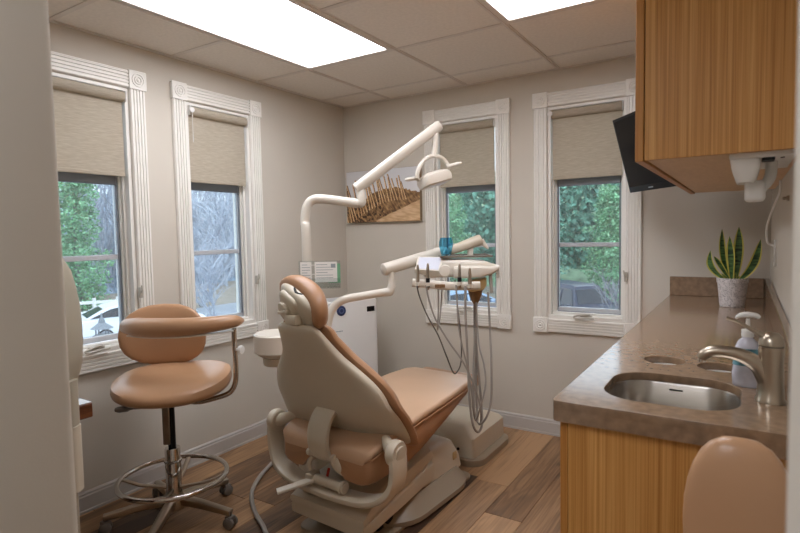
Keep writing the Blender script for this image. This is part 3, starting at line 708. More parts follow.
# ================================================================ PICTURE
def canvas():
    t = thing('canvas_print', 'canvas photo print of a slatted dune fence and beach grass', 'picture', (.365, -.017, 1.57))
    x0, x1, z0, z1 = .04, .69, 1.378, 1.765
    bm = B(); box(bm, (x0, -.032, z0), (x1, -.002, z1), .002, 1); finish('canvas', bm, pm('canvas_edge', (150, 130, 104), .8), t, False)
    nx, nz_ = 190, 112; rr = random.Random(11); bm = B(); cl = bm.loops.layers.float_color.new('print')
    def lerp(a, b, f): return tuple(a[i]+(b[i]-a[i])*f for i in range(3))
    gn = [[rr.random() for _ in range(400)] for _ in range(400)]
    def nse(x, y):
        xi, yi = int(math.floor(x)), int(math.floor(y)); fx_, fy_ = x-xi, y-yi; g = lambda i, j: gn[i % 400][j % 400]
        return (g(xi, yi)*(1-fx_)+g(xi+1, yi)*fx_)*(1-fy_)+(g(xi, yi+1)*(1-fx_)+g(xi+1, yi+1)*fx_)*fy_
    st_ = []
    for i in range(22):
        f = i/21; bu = .03+.80*f; bv = -.06+.46*math.sin(min(1, f*1.15)*PI/2); ht_ = .70-.30*f; st_.append((bu, bv, bv+ht_+.05*math.sin(i*2.3), -.16+.05*math.sin(i*1.7), .013-.004*f))
    def colr(u, v):      # u right, v up, both 0..1
        c = lerp((222, 220, 218), (212, 212, 214), v)                       # pale sky
        crest = (.34+.5*u if u < .3 else .49+.16*math.sin((u-.3)*4.2) if u < .75 else .64-.5*(u-.75))
        crest += .05*(nse(u*46, 3)-.5)
        if v < crest:
            k = nse(u*84+v*38, v*20)*.6+nse(u*30+5, v*30)*.4; c = lerp((64, 42, 26), (208, 166, 112), k)
        sand = .05+.62*(u-.42) if u > .42 else -1
        if v < sand-.04*nse(u*16, v*16): c = lerp((222, 190, 150), (188, 150, 110), nse(u*28+v*34, v*44))
        elif v < .42 and u < .52 and nse(u*62+9, v*36) > .6: c = lerp(c, (48, 30, 18), .75)
        for (bu, bv, tv, ln2, w_) in st_:
            if bv < v < tv:
                cx_ = bu+ln2*(v-bv)
                if abs(u-cx_) < w_: return (lerp((236, 204, 158), (196, 152, 106), nse(bu*90, v*14)) if u < cx_+w_*.25 else (92, 62, 38))
        return c
    V = [[bm.verts.new((x0+.002+(x1-x0-.004)*i/nx, -.0326, z0+.002+(z1-z0-.004)*j/nz_)) for i in range(nx+1)] for j in range(nz_+1)]
    for j in range(nz_):
        for i in range(nx):
            f = bm.faces.new((V[j][i], V[j][i+1], V[j+1][i+1], V[j+1][i])); c = srgb(*colr((i+.5)/nx, (j+.5)/nz_))
            for l in f.loops: l[cl] = c
    mt, tt, b = mk('dune_fence_print'); at_ = tt.nodes.new('ShaderNodeVertexColor'); at_.layer_name = 'print'; tt.links.new(at_.outputs[0], b.inputs['Base Color']); b.inputs['Roughness'].default_value = .75
    finish('print', bm, mt, t, False)
canvas()

# ================================================================ DENTAL CHAIR (local: y towards the toe, x lateral)
ch = local_thing('dental_chair', 'dental chair with peach vinyl upholstery and taupe plastic back shell', 'dental chair', (1.168, -1.625, 0), rz=math.radians(-4))
def yloft(secs, n=8, r=.03):
    """loft of rounded-rectangle sections (y, halfwidth, z0, z1) along y"""
    rings = []
    for (y, hw, z0, z1) in secs:
        rad = min(r, hw*.98, (z1-z0)*.49); rings.append([Vector((x, y, z)) for x, z in rrect(2*hw, z1-z0, rad, n, 0, (z0+z1)/2)])
    bm = B(); ringloft(bm, rings); return bm
def zloft(secs, n=8):
    """loft of rounded rectangles (z, x0, x1, y0, y1, r)"""
    bm = B(); ringloft(bm, [[Vector((x, y, z)) for x, y in rrect(x1-x0, y1-y0, r, n, (x0+x1)/2, (y0+y1)/2)] for z, x0, x1, y0, y1, r in secs]); return bm
# floor plate and skirt
finish('floor_plate', zloft([(0, -.2, .2, -.03, .86, .05), (.012, -.2, .2, -.03, .86, .05), (.016, -.195, .195, -.025, .855, .05)]), M['shell2'], ch)
finish('base_skirt', zloft([(.012, -.27, .242, .14, .85, .2), (.034, -.27, .242, .14, .85, .2), (.04, -.262, .234, .15, .842, .19), (.085, -.225, .195, .24, .80, .13), (.10, -.21, .18, .27, .79, .1)]), M['shell2'], ch)
finish('base_cover', zloft([(.085, -.205, .175, .40, .805, .05), (.14, -.2, .17, .40, .795, .05), (.215, -.19, .155, .42, .76, .06), (.245, -.17, .135, .44, .70, .06), (.255, -.13, .10, .47, .65, .06)]), M['shell'], ch)
bm = B(); box(bm, (.168, .70, .135), (.1735, .735, .175), .002, 1); finish('switch_plate', bm, M['beigepl'], ch)
# lift arm with cover
finish('lift_arm', yloft([(-.045, .208, .082, .128), (0, .212, .082, .135), (.25, .20, .10, .17), (.5, .185, .12, .2)], r=.012), M['shell'], ch)
finish('lift_cover', yloft([(-.052, .165, .128, .148), (-.048, .212, .126, .160), (.045, .212, .126, .212), (.2, .20, .15, .235), (.42, .185, .17, .255), (.52, .17, .18, .255)], n=2, r=.045), M['shell'], ch)
bm = B(); lathe(bm, [(0, 0), (.06, 0), (.06, .003), (.054, .005), (0, .005)], T(-.06, .06, .2055) @ RX(.12), 28); finish('service_cap', bm, M['shell'], ch)
bm = B()
for k in range(6): box(bm, (-.16+.02*k*0, .03+.07*k, .03), (.16, .075+.07*k, .086), .01, 2)
finish('lift_bellows', bm, M['black'], ch)
# yoke
bm = B(); PZ = .452; Y = [(-.342, .0, PZ), (-.342, -.004, .40), (-.328, -.01, .33), (-.28, -.022, .265), (-.18, -.03, .234), (0, -.034, .226), (.18, -.03, .234), (.28, -.022, .262), (.34, -.01, .32), (.352, -.002, .39), (.346, .0, PZ)]
tube(bm, Y, 1, 16, sm=6, up=(0, 1, 0), sect=(.048, .0165, .6)); finish('yoke', bm, M['shell'], ch)
for s in (-1, 1):
    bm = B(); lathe(bm, [(0, 0), (.044, 0), (.05, .006), (.05, .032), (.045, .04), (0, .042)], T(s*.320, .0, PZ) @ RY(s*PI/2), 28)
    o = finish('pivot_hub', bm, M['shell'], ch)
    bm = B(); lathe(bm, [(0, 0), (.03, 0), (.028, .003), (0, .004)], T(s*.362, .0, PZ) @ RY(s*PI/2), 24); q = finish('pivot_cap', bm, M['cream'] if s < 0 else M['shell'], ch); q.parent = o
    bm = B(); tube(bm, [(s*.335, .0, PZ), (s*.30, .012, PZ+.012), (s*.26, .04, PZ+.03)], [.03, .026, .016], 12, sm=3); finish('back_hinge', bm, M['shell'], ch)
# seat
SEC = [(-.055, .225, .31, .425), (-.04, .248, .30, .445), (0, .258, .298, .462), (.10, .262, .305, .482), (.2, .262, .305, .497), (.3, .258, .325, .507), (.5, .248, .382, .518), (.7, .232, .435, .530), (.83, .215, .460, .534), (.89, .198, .466, .528), (.905, .18, .47, .52)]
bm = B(); rings = []
for (y, hw, z0, z1) in SEC:
    ring = []
    n_ = 14; z2 = z1-.022; rr_ = .03; lift = .085*max(0, 1-max(0, y+.055)/.42)
    for k in range(n_+1):                                  # underside, arched between two lobes at the rear
        f = -1+2*k/n_; ring.append(Vector((hw*.93*f, y, z0+lift*(1-min(1, abs(f)/.62)**3)**2+(.012 if abs(f) > .95 else 0))))
    ring += [Vector((hw, y, z0+.03)), Vector((hw, y, z2-.01)), Vector((hw*.97, y, z2)), Vector((0, y, z2)), Vector((-hw*.97, y, z2)), Vector((-hw, y, z2-.01)), Vector((-hw, y, z0+.03))]
    rings.append(ring)
ringloft(bm, rings); finish('seat_base', bm, M['vinylside'], ch, angle=50)
finish('seat_cushion', yloft([(y+(.002 if i > 5 else -.002), hw+.004, z1-.034, z1) for i, (y, hw, z0, z1) in enumerate(SEC)], r=.017), M['vinyl'], ch)
for s in (-1, 1):
    bm = B(); tube(bm, [(s*(hw+.0045), y, z1-.034) for y, hw, z0, z1 in SEC[1:-1]], .003, 8, sm=4); finish('piping', bm, M['vinylside'], ch)
bm = B(); box(bm, (-.17, .893, .452), (.185, .972, .522), .02, 3); finish('toe_board', bm, M['vinylside'], ch)
# backrest: rings along the height; edges of the back wrap forward
BK = [(.425, .255, .0), (.445, .288, .2), (.49, .308, .6), (.56, .314, .9), (.63, .312, 1), (.70, .282, 1), (.765, .220, 1), (.82, .164, .95), (.88, .130, .85), (.930, .110, .6), (.948, .085, .2)]
def dense(K, n=3):
    P_ = smooth_path([Vector(k) for k in K], n); return [(p.x, p.y, max(0, p.z)) for p in P_]
BK = dense(BK)
def wing(x, z): return (.15 if x > 0 else .03)*max(0, .62-z)/.2
def back_y(z): return .04-.42*(z-.435)+.05*math.sin(min(1, max(0, (z-.435)/.52))*PI)
def back(nf, nb, grow, wrap, name, mat, zlo=0, arch=0):
    rings = []
    for (z, hw, th) in BK:
        ring = []; hw += grow*(1 if .45 < z < .95 else .5)
        tf, tb = nf*max(th, .25), nb*max(th, .25)
        for i in range(40):
            a = 2*PI*i/40; c, s_ = math.cos(a), math.sin(a); x = hw*sgnpow(c, .85)
            nn = tf*sgnpow(s_, .7) if s_ > 0 else tb*sgnpow(s_, .55)
            q = abs(x)/max(hw, .01); zz = z
            if arch and z < .6: zz = z+arch*(1-q**2)*(.6-z)/.165
            ring.append(Vector((x, back_y(z)+nn+(wrap+wing(x, z))*q**2.4, zz-.02*max(0, .56-z)/.13*q**3)))
        rings.append(ring)
    bm = B(); ringloft(bm, rings); return finish(name, bm, mat, ch)
back(.012, .055, 0, .0, 'back_shell', M['shell'], arch=.05)
for (z, hw, th), k in zip(BK, range(99)): pass
def back_cushion():
    rings = []
    for (z, hw, th) in BK:
        ring = []; hw += .016
        for i in range(40):
            a = 2*PI*i/40; c, s_ = math.cos(a), math.sin(a); x = hw*sgnpow(c, .8)
            nn = .012+(.075 if s_ > 0 else .018)*max(th, .3)*sgnpow(s_, .7); q = abs(x)/hw
            ring.append(Vector((x, back_y(z)+.014+nn+(.005+wing(x, z))*q**2.4, z+(.006 if z > .9 else -.004)-.03*max(0, .56-z)/.13*q**3)))
        rings.append(ring)
    bm = B(); ringloft(bm, rings); return finish('back_cushion', bm, M['vinylside'], ch)
back_cushion()
# bracket behind the back
bm = B(); tube(bm, [(-.0, .0, .575), (0, -.035, .555), (0, -.066, .515), (0, -.078, .46), (0, -.07, .41), (0, -.045, .37), (0, -.0, .345)], 1, 16, sm=5, up=(1, 0, 0), sect=(.056, .011, .35)); finish('back_bracket', bm, M['shell'], ch)
bm = B(); rod(bm, (-.08, -.06, .385), (.08, -.06, .385), .012, 12); lathe(bm, [(0, 0), (.017, 0), (.019, .004), (.019, .016), (0, .02)], T(.062, -.06, .385) @ RY(PI/2), 16); lathe(bm, [(0, 0), (.015, 0), (.015, .014), (0, .018)], T(-.062, -.06, .385) @ RY(-PI/2), 16); finish('bracket_pin', bm, M['shell'], ch)
bm = B(); tube(bm, [(.07, -.06, .385), (.09, -.05, .35), (.13, -.02, .325), (.17, .03, .325)], 1, 12, sm=5, sect=(.02, .012, .6)); finish('recline_link', bm, M['shell'], ch)
bm = B(); rod(bm, (-.07, -.05, .272), (.12, -.05, .272), .021, 16); lathe(bm, [(0, 0), (.028, 0), (.028, .012), (0, .012)], T(.10, -.05, .272) @ RY(PI/2), 18); box(bm, (-.085, -.078, .252), (-.045, -.022, .296), .006, 2); finish('cylinder', bm, M['shell'], ch)
bm = B(); tube(bm, [(-.055, -.06, .27), (-.08, -.11, .262), (-.13, -.19, .248)], 1, 12, sm=4, sect=(.009, .02, .7), up=(0, 0, 1)); finish('recline_lever', bm, M['cream'], ch)
bm = B(); rod(bm, (.0, -.03, .285), (.02, -.04, .325), .006, 8); finish('valve_tip', bm, M['red'], ch)
bm = B(); tube(bm, [(-.07, -.04, .36), (-.085, -.05, .33), (-.075, -.055, .30)], .011, 10, sm=3); finish('link', bm, M['shell'], ch)
# headrest
hm = T(-.0, -.15, 1.026) @ RZ(math.radians(-8)) @ RY(math.radians(24)) @ RX(math.radians(20)) @ Matrix.Scale(1.14, 4)
bm = B(); rings = []
for j in range(13):
    ph = -PI/2+PI*j/12; cz = sgnpow(math.cos(ph), .7) if abs(math.cos(ph)) > 1e-5 else .02; zz = .073*sgnpow(math.sin(ph), .8)
    ring = []
    for i in range(36):
        a = 2*PI*i/36; x = .125*cz*sgnpow(math.cos(a), .8); y = .042*cz*sgnpow(math.sin(a), .75)
        ring.append(hm @ Vector((x, y+.034-.03*(x/.125)**2, zz)))
    rings.append(ring)
ringloft(bm, rings); finish('headrest_cushion', bm, M['vinylside'], ch)
bm = B(); pillow(bm, .100, .03, .058, hm @ T(-.004, -.004, -.004), .6, .8); finish('headrest_shell', bm, M['shell'], ch)
bm = B(); pillow(bm, .056, .024, .05, hm @ T(-.018, -.024, -.008), .5, .5); finish('headrest_housing', bm, M['shell'], ch)
bm = B(); lathe(bm, [(0, 0), (.031, 0), (.034, .006), (.032, .014), (.02, .018), (0, .018)], hm @ T(-.022, -.046, -.02) @ RX(PI/2), 24); box(bm, (-.034, -.006, 0), (.034, .006, .02), .004, 2, hm @ T(-.022, -.048, -.02) @ RX(PI/2) @ RZ(.6)); finish('headrest_knob', bm, M['shell'], ch)
bm = B(); tube(bm, [hm @ Vector((-.03, .0, .048)), hm @ Vector((.0, -.012, .05)), hm @ Vector((.025, .0, .048))], .007, 8, sm=3); finish('headrest_slot', bm, M['black'], ch)
bm = B(); tube(bm, [(.0, -.20, .98), (.0, -.185, .96), (.0, -.165, .93), (0, -.13, .87)], 1, 12, sm=4, up=(1, 0, 0), sect=(.036, .014, .5)); box(bm, (-.03, -.212, .948), (.034, -.165, .988), .008, 2); finish('headrest_arm', bm, M['shell'], ch)

# ================================================================ CUSPIDOR AND SUPPORT COLUMN
PX, PY = .754, -1.287
cu_ = thing('cuspidor_column', 'cream support column with round cuspidor bowl beside the chair back', 'cuspidor', (PX, PY, 0))
bm = zloft([(0, PX-.09, PX+.11, PY-.09, PY+.11, .03), (.05, PX-.085, PX+.1, PY-.085, PY+.1, .03), (.06, PX-.06, PX+.08, PY-.06, PY+.08, .03), (.74, PX-.055, PX+.07, PY-.055, PY+.07, .03), (.76, PX-.045, PX+.06, PY-.045, PY+.06, .03)]); finish('column', bm, M['shell'], cu_)
cc = at(278, 345, d=2.74); cc = Vector((cc.x, cc.y, 0))
bm = B(); lathe(bm, [(.0, .70), (.05, .70), (.085, .705), (.1, .715), (.1175, .73), (.1175, .815), (.11, .822), (.1, .82), (.06, .80), (.02, .79), (0, .79)], T(cc.x, cc.y, -.015), 36); finish('bowl', bm, M['cream'], cu_)
bm = B(); lathe(bm, [(0, .66), (.07, .66), (.075, .665), (.078, .70), (0, .705)], T(cc.x, cc.y, -.015), 28); finish('bowl_base', bm, M['shell'], cu_)
bm = B(); lathe(bm, [(0, 0), (.009, 0), (.009, .004), (0, .005)], axis_m(Vector((cc.x, cc.y, .668))+(CAM-cc).xy.normalized().to_3d()*.072+Vector((.012, .008, 0)), (CAM-cc).xy.to_3d()), 14); finish('button', bm, M['shell2'], cu_)
bm = B(); tube(bm, [(cc.x+.06, cc.y+.03, .69), ((cc.x+PX)/2+.02, (cc.y+PY)/2+.02, .70), (PX, PY, .70)], .03, 12); finish('bowl_arm', bm, M['shell'], cu_)

# ================================================================ DENTAL LIGHT
DL = 2.75
dl = thing('dental_light', 'cream dental operating light on a bent pole and angled arm', 'dental light', (PX, PY, .76))
top = at(318, 199, d=DL)
bm = B(); tube(bm, [(PX, PY, .76), (PX, PY, 1.0), (PX, PY, 1.30), at(305.0, 222, d=DL), at(306.5, 208, d=DL), at(312, 200.5, d=DL), at(321, 199, d=DL), at(340, 201, d=DL), at(358, 203.5, d=DL)], .0235, 18, sm=5); finish('pole', bm, M['cream'], dl)
bm = B(); lathe(bm, [(0, 0), (.033, 0), (.035, .006), (.035, .04), (.03, .05), (0, .05)], T(PX, PY, .745), 24); finish('pole_collar', bm, M['cream'], dl)
j0 = at(360, 203, d=DL)
bm = B(); tube(bm, [j0+Vector((-.01, -.006, 0)), j0+Vector((.004, .003, .004)), j0+Vector((.006, .004, .03)), at(361, 190, d=DL)], [.0235, .026, .022, .018], 16, sm=4); finish('elbow', bm, M['cream'], dl)
a0, a1 = at(355.5, 189.5, d=DL), at(440.5, 124.5, d=DL)
bm = B(); d = (a1-a0); ln = d.length
lathe(bm, [(0, 0), (.022, .001), (.028, .006), (.0295, .02), (.0275, ln-.02), (.026, ln-.005), (.02, ln), (0, ln+.001)], axis_m(a0, d), 24); finish('arm', bm, M['cream'], dl)
k0 = at(436, 131, d=DL)
bm = B(); tube(bm, [k0, at(435.5, 140, d=DL), at(435, 148, d=DL), at(433.5, 157, d=DL)], [.013, .016, .015, .017], 14, sm=3); finish('drop_link', bm, M['cream'], dl)
bm = B(); tube(bm, [at(416.5, 178, d=DL-.05), at(419, 168, d=DL-.05), at(425, 159.5, d=DL-.03), at(433, 156, d=DL), at(441, 157.5, d=DL+.02), at(446.5, 163, d=DL+.03), at(448.5, 169, d=DL+.03)], .0105, 12, sm=5); finish('yoke_arch', bm, M['cream'], dl)
# head: local axes x = along handle line, y = away, z = up
hx = (at(452, 171, d=DL+.04)-at(417, 181, d=DL-.05)).normalized(); hy = (CF-hx*CF.dot(hx)).normalized(); hz = hx.cross(hy); 
if hz.z < 0: hz = -hz
hm2 = Matrix((hx, hy, hz)).transposed().to_4x4(); hm2.translation = at(434, 178.5, d=DL)
bm = B(); ringloft(bm, [[hm2 @ Vector((x, y, z)) for x, y in rrect(w, dp_, r, 6)] for z, w, dp_, r in ((-.034, .15, .09, .02), (-.03, .16, .105, .025), (-.004, .168, .12, .03), (.014, .16, .115, .03), (.026, .125, .085, .025), (.032, .09, .06, .02))]); finish('lamp_head', bm, M['cream'], dl)
bm = B(); ringloft(bm, [[hm2 @ Vector((x, y, z)) for x, y in rrect(w, dp_, .025, 6)] for z, w, dp_ in ((-.036, .13, .08), (-.034, .13, .08))]); finish('lens', bm, M['white'], dl)
for s, (u0, v0, u1, v1) in ((-1, (417.5, 178, 405, 180)), (1, (448, 166.5, 461.5, 163))):
    bm = B(); p0, p1 = at(u0, v0, d=DL+s*.03), at(u1, v1, d=DL+s*.03); tube(bm, [p0, p0.lerp(p1, .35), p0.lerp(p1, .7), p1], [.014, .0095, .0105, .007], 12); lathe(bm, [(0, 0), (.018, 0), (.018, .014), (0, .016)], axis_m(p0-(p1-p0).normalized()*.008, p1-p0), 16); finish('handle', bm, M['cream'], dl)

# clear document holder with papers fixed to the pole
dh = thing('document_holder', 'clear acrylic holder strapped to the light pole', 'document holder', (PX+.02, PY-.03, 1.02))
rv = Vector((CR.x, CR.y, 0)).normalized(); fv = Vector((-rv.y, rv.x, 0))
def pmx(u, v, d): 
    mm_ = Matrix((rv, fv, Vector((0, 0, 1)))).transposed().to_4x4(); mm_.translation = at(u, v, d=d); return mm_
q = pmx(320, 273, DL-.045); pxm = DL/FPX
bm = B(); box(bm, (-21*pxm, .006, -14*pxm), (20*pxm, .0075, 12*pxm), 0, 1, q); box(bm, (-21*pxm, -.022, -15*pxm), (20*pxm, .0075, -14*pxm), 0, 1, q); box(bm, (-21*pxm, -.022, -14*pxm), (20*pxm, -.0205, -5*pxm), 0, 1, q); finish('acrylic_pocket', bm, M['clearpl'], dh, False)
bm = B(); tube(bm, [q @ Vector((-12*pxm, .0, 8*pxm)), q @ Vector((-8*pxm, -.012, 8*pxm)), q @ Vector((-2*pxm, .0, 8*pxm))], .0018, 6); finish('strap', bm, M['white'], dh)
bm = B(); tube(bm, [q @ Vector((-12*pxm, .0, -1*pxm)), q @ Vector((-8*pxm, -.012, -1*pxm)), q @ Vector((-2*pxm, .0, -1*pxm))], .0018, 6); finish('strap', bm, M['white'], dh)
for (x0, x1, z0, z1, yo, nm, lb) in ((-5, 17, -9, 11, -.004, 'paper_form', 'white printed sheet in the clear holder'), (-19, -8, -9, 11, -.008, 'paper_form', 'narrow white sheet in the clear holder left of the pole'), (8, 20, -10, 9, .001, 'green_card', 'pale green card behind the sheet in the clear holder')):
    t = thing(nm, lb, 'paper', tuple(q @ Vector(((x0+x1)/2*pxm, yo, z0*pxm))))
    bm = B(); box(bm, (x0*pxm, yo, z0*pxm), (x1*pxm, yo+.0006, z1*pxm), 0, 1, q); finish('sheet', bm, M['green'] if nm == 'green_card' else M['paper'], t, False)
    if nm == 'paper_form':
        bm = B()
        for k in range(6):
            w_ = (x1-x0)*(.75 if k % 3 else .5); box(bm, ((x0+1.5)*pxm, yo-.0004, (z1-3-2.6*k)*pxm), ((x0+1.5+w_)*pxm, yo, (z1-3-2.6*k+.5)*pxm), 0, 1, q)
        if x1 > 0: box(bm, ((x1-6)*pxm, yo-.0004, (z1-6)*pxm), ((x1-1.5)*pxm, yo, (z1-2)*pxm), 0, 1, q)
        finish('print_lines', bm, M['ink'], t, False)

# ================================================================ DELIVERY UNIT
de = thing('delivery_unit', 'cream dental delivery tray unit on a jointed arm with hanging handpieces', 'delivery unit', (PX+.1, PY+.05, .3))
DD = 2.8; px2 = DD/FPX
bm = B(); tube(bm, [(PX+.03, PY+.03, .66), (PX+.10, PY+.03, .66), at(326, 345, d=2.72), at(327, 330, d=2.72), at(330, 315, d=2.72), at(336, 304.5, d=2.72), at(346, 299, d=2.72), at(362, 296, d=2.74), at(386, 292, d=2.76)], .0205, 16, sm=5); finish('lower_arm', bm, M['cream'], de)
bm = B(); tube(bm, [at(384, 292.5, d=2.76), at(389.5, 291.5, d=2.76), at(391.5, 287, d=2.76), at(391.5, 279, d=2.76), at(391.5, 272, d=2.76)], [.0205, .023, .021, .016, .015], 16, sm=4); finish('elbow', bm, M['cream'], de)
b0, b1 = at(382.5, 270, d=2.75), at(446, 251, d=2.92)
bm = B(); d = b1-b0; ln = d.length; lathe(bm, [(0, 0), (.026, .001), (.032, .006), (.0315, ln-.02), (.022, ln), (0, ln)], axis_m(b0, d), 20); finish('upper_arm', bm, M['cream'], de)
q = pmx(457, 268, DD)
def P(u, v, y=0): return q @ Vector(((u-457)*px2, y, -(v-268)*px2))
def uvloft(secs, r=.015, n=5):
    """sections (u, v0, v1, y0, y1): slabs along the head's long axis"""
    bm = B(); rings = []
    for (u, v0, v1, y0, y1) in secs:
        w_, h_ = y1-y0, (v1-v0)*px2; rr_ = min(r, w_*.45, h_*.45)
        rings.append([q @ Vector(((u-457)*px2, y, z)) for y, z in rrect(w_, h_, rr_, n, (y0+y1)/2, -((v0+v1)/2-268)*px2)])
    ringloft(bm, rings); return bm
finish('head_body', uvloft([(424, 261, 276, -.04, .14), (426, 260, 277, -.05, .15), (445, 259, 276.5, -.06, .15), (470, 259.5, 276, -.08, .15), (484, 261, 274.5, -.08, .14), (492, 264, 271.5, -.06, .12), (497, 265.5, 268.5, -.04, .1)], .02), M['cream'], de)
finish('underside_pod', uvloft([(452, 266, 276.5, -.11, -.02), (455, 265, 277, -.115, .02), (478, 265, 276.5, -.115, .02), (490, 266, 273, -.11, .0), (496, 265, 269, -.1, -.02)], .015), M['cream'], de)
# control panel (tilted)
cp = [P(418, 255.5, -.02), P(443.5, 256.5, -.02), P(438, 269, -.115), P(414.5, 267, -.115)]
bm = B(); up_ = (cp[1]-cp[0]).cross(cp[3]-cp[0]).normalized(); up_ = up_ if up_.z > 0 else -up_
ringloft(bm, [cp, [p-up_*.03 for p in cp]]); finish('control_panel', bm, M['cream'], de)
bm = B(); cen = sum(cp, Vector())/4; ringloft(bm, [[cen+(p-cen)*.86+up_*.001 for p in cp], [cen+(p-cen)*.86 for p in cp]]); finish('touchpad', bm, pm('pale_touchpad', (204, 208, 220), .25, var=.01), de, False)
bm = B(); cx_ = P(443, 269, -.125); lathe(bm, [(0, 0), (.03, 0), (.031, .006), (.026, .012), (0, .014)], axis_m(cx_, CAM-cx_), 24); finish('joint_disc', bm, M['cream'], de)
# bar with holders
bm = B(); tube(bm, [P(411.5, 279.5, -.13), P(425, 281, -.135), P(450, 283.5, -.135), P(476, 283.5, -.13)], 1, 14, sm=4, sect=(.021, .017, .6)); finish('handpiece_bar', bm, M['cream'], de)
bm = B(); box(bm, (-.125, -.156, -.085), (-.075, -.15, -.068), .002, 1, q); finish('bar_label', bm, M['brownpl'], de, False)
HP = [(416.5, 262, 284, 'steel'), (426, 261, 286, 'mid'), (455.8, 262, 285, 'dark'), (465.5, 266, 286, 'steel')]
for (u, v0, v1, kd) in HP:
    bm = B(); a, b = P(u, v1, -.165), P(u+.3, v0, -.16); d = b-a; L_ = d.length
    lathe(bm, [(0, 0), (.006, 0), (.0085, .01), (.0095, L_*.35), (.0075, L_*.5), (.008, L_*.75), (.0055, L_*.95), (.003, L_), (0, L_)], axis_m(a, d), 14); hp = finish('handpiece', bm, M['nickel'] if kd != 'dark' else M['steel'], de)
    if kd != 'steel':
        bm = B(); lathe(bm, [(.0098, L_*.1), (.0103, L_*.12), (.0103, L_*.42), (.0098, L_*.44)], axis_m(a, d), 14); g_ = finish('grip', bm, M['black'], de); g_.parent = hp
    bm = B(); a2 = P(u, (v0+v1)/2+9, -.163); lathe(bm, [(.0105, 0), (.014, 0), (.014, .018), (.0105, .018)], axis_m(a2, (0, 0, 1)), 16); finish('holder', bm, M['cream'], de)
bm = B(); a, b = P(488, 292, -.10), P(487.5, 268, -.08); tube(bm, [a, b], [.008, .01], 12); finish('air_syringe', bm, M['rubber'], de)
# rear pieces: tray, suction holder, canister
bm = B(); box(bm, (-.09, -.06, .055), (.175, .165, .059), .0015, 1, q); box(bm, (-.09, -.06, .059), (.175, -.056, .066), 0, 1, q); box(bm, (-.09, .161, .059), (.175, .165, .066), 0, 1, q); box(bm, (.171, -.06, .059), (.175, .165, .066), 0, 1, q); box(bm, (-.09, -.06, .059), (-.086, .165, .066), 0, 1, q); finish('tray', bm, M['steel'], de, False)
g0, g1 = P(451, 251, .06), P(484, 240.5, .10)
bm = B(); d = g1-g0; ln = d.length; lathe(bm, [(0, 0), (.018, .001), (.023, .008), (.031, ln-.012), (.029, ln-.003), (0, ln)], axis_m(g0, d), 20); finish('spring_arm', bm, M['shell'], de)
bm = B(); tube(bm, [P(484, 242, .10), P(488, 246, .1), P(491, 250, .09)], [.02, .012, .006], 10, sm=3); finish('arm_tip', bm, M['cream'], de)
bm = B(); tube(bm, [P(473, 246, .09), P(472.5, 257, .09)], .016, 12); finish('arm_post', bm, M['cream'], de)
bm = B(); tube(bm, [P(450, 250, .05), P(447, 255, .05), P(447, 262, .05)], .018, 12, sm=3); finish('arm_joint', bm, M['cream'], de)
finish('holder_block', uvloft([(467, 282, 290, -.08, -.0), (470, 279, 291, -.085, .0), (481, 278, 289, -.085, .0), (484, 277, 285, -.08, -.01)], .01), M['beigepl'], de)
bm = B(); c_ = P(474, 303, -.04); lathe(bm, [(0, 0), (.012, .0), (.02, .012), (.033, .045), (.038, .07), (.038, .075), (0, .075)], T(*c_), 22); finish('solids_collector', bm, M['brownpl'], de)
# hoses
def hose(pts, r, mat, name='hose'):
    bm = B(); tube(bm, [at(u, v, d=dd) for u, v, dd in pts], r, 10, sm=6); finish(name, bm, mat, de)
h = DD-.165
hose([(416.8, 283, h), (419, 295, h), (427, 315, h), (438, 335, h), (446, 355, h), (453, 372, h+.03), (457, 372, h+.06), (461, 362, h+.1), (461, 340, h+.14), (457, 300, h+.18), (455, 280, h+.2)], .0035, M['darkhose'])
hose([(426, 285, h), (429, 300, h), (436, 320, h), (449, 342, h), (463, 362, h), (474, 385, h), (480, 405, h), (481, 420, h+.03), (479, 424, h+.07), (477, 410, h+.12), (474.5, 340, h+.15), (474, 285, h+.17)], .0045, M['rubber'])
hose([(455.9, 285, h), (457, 300, h), (458.5, 325, h), (462, 345, h), (468, 370, h), (472, 395, h), (474, 415, h+.02), (476.5, 420, h+.07), (477, 400, h+.12), (475, 330, h+.16), (474.5, 285, h+.19)], .004, M['rubber'])
hose([(465.6, 286, h), (465.4, 310, h), (467, 345, h), (468.5, 380, h), (470, 405, h), (473, 425, h), (478, 432, h+.03), (482, 424, h+.07), (481, 400, h+.11), (476, 340, h+.15), (475.5, 288, h+.18)], .006, M['rubber'])
hose([(476, 302, h+.12), (477, 320, h+.1), (479, 345, h+.06), (484, 365, h+.02), (485.5, 385, h), (480, 408, h), (476, 420, h+.03), (473, 408, h+.07), (473, 380, h+.12), (475, 330, h+.16), (476, 302, h+.19)], .0045, M['rubber'])
hose([(488, 292, h+.06), (489, 310, h+.05), (490.5, 340, h+.03), (491.5, 375, h), (491, 400, h), (487, 416, h), (480, 424, h+.03), (475, 414, h+.06), (474, 390, h+.1), (475.5, 330, h+.15), (477, 300, h+.19)], .0055, M['rubber'])
hose([(438, 286, h+.06), (438.5, 300, h+.06), (438, 320, h+.06), (437.5, 330, h+.1), (440, 318, h+.16), (442, 290, h+.2)], .0035, M['rubber'])

# blue cup on the tray
cupc = P(446, 255, -.012); cupc.z = q.translation.z+.0615
bm = B(); lathe(bm, [(0, 0), (.026, 0), (.029, .012), (.041, .055), (.041, .075), (.033, .098), (.031, .098), (.039, .075), (.039, .056), (.027, .014), (0, .004)], T(cupc.x, cupc.y, cupc.z-.002), 6)
o = finish('blue_container', bm, M['bluecup'], None, True, angle=20); tag(o, 'translucent blue faceted container standing on the delivery tray', 'container')

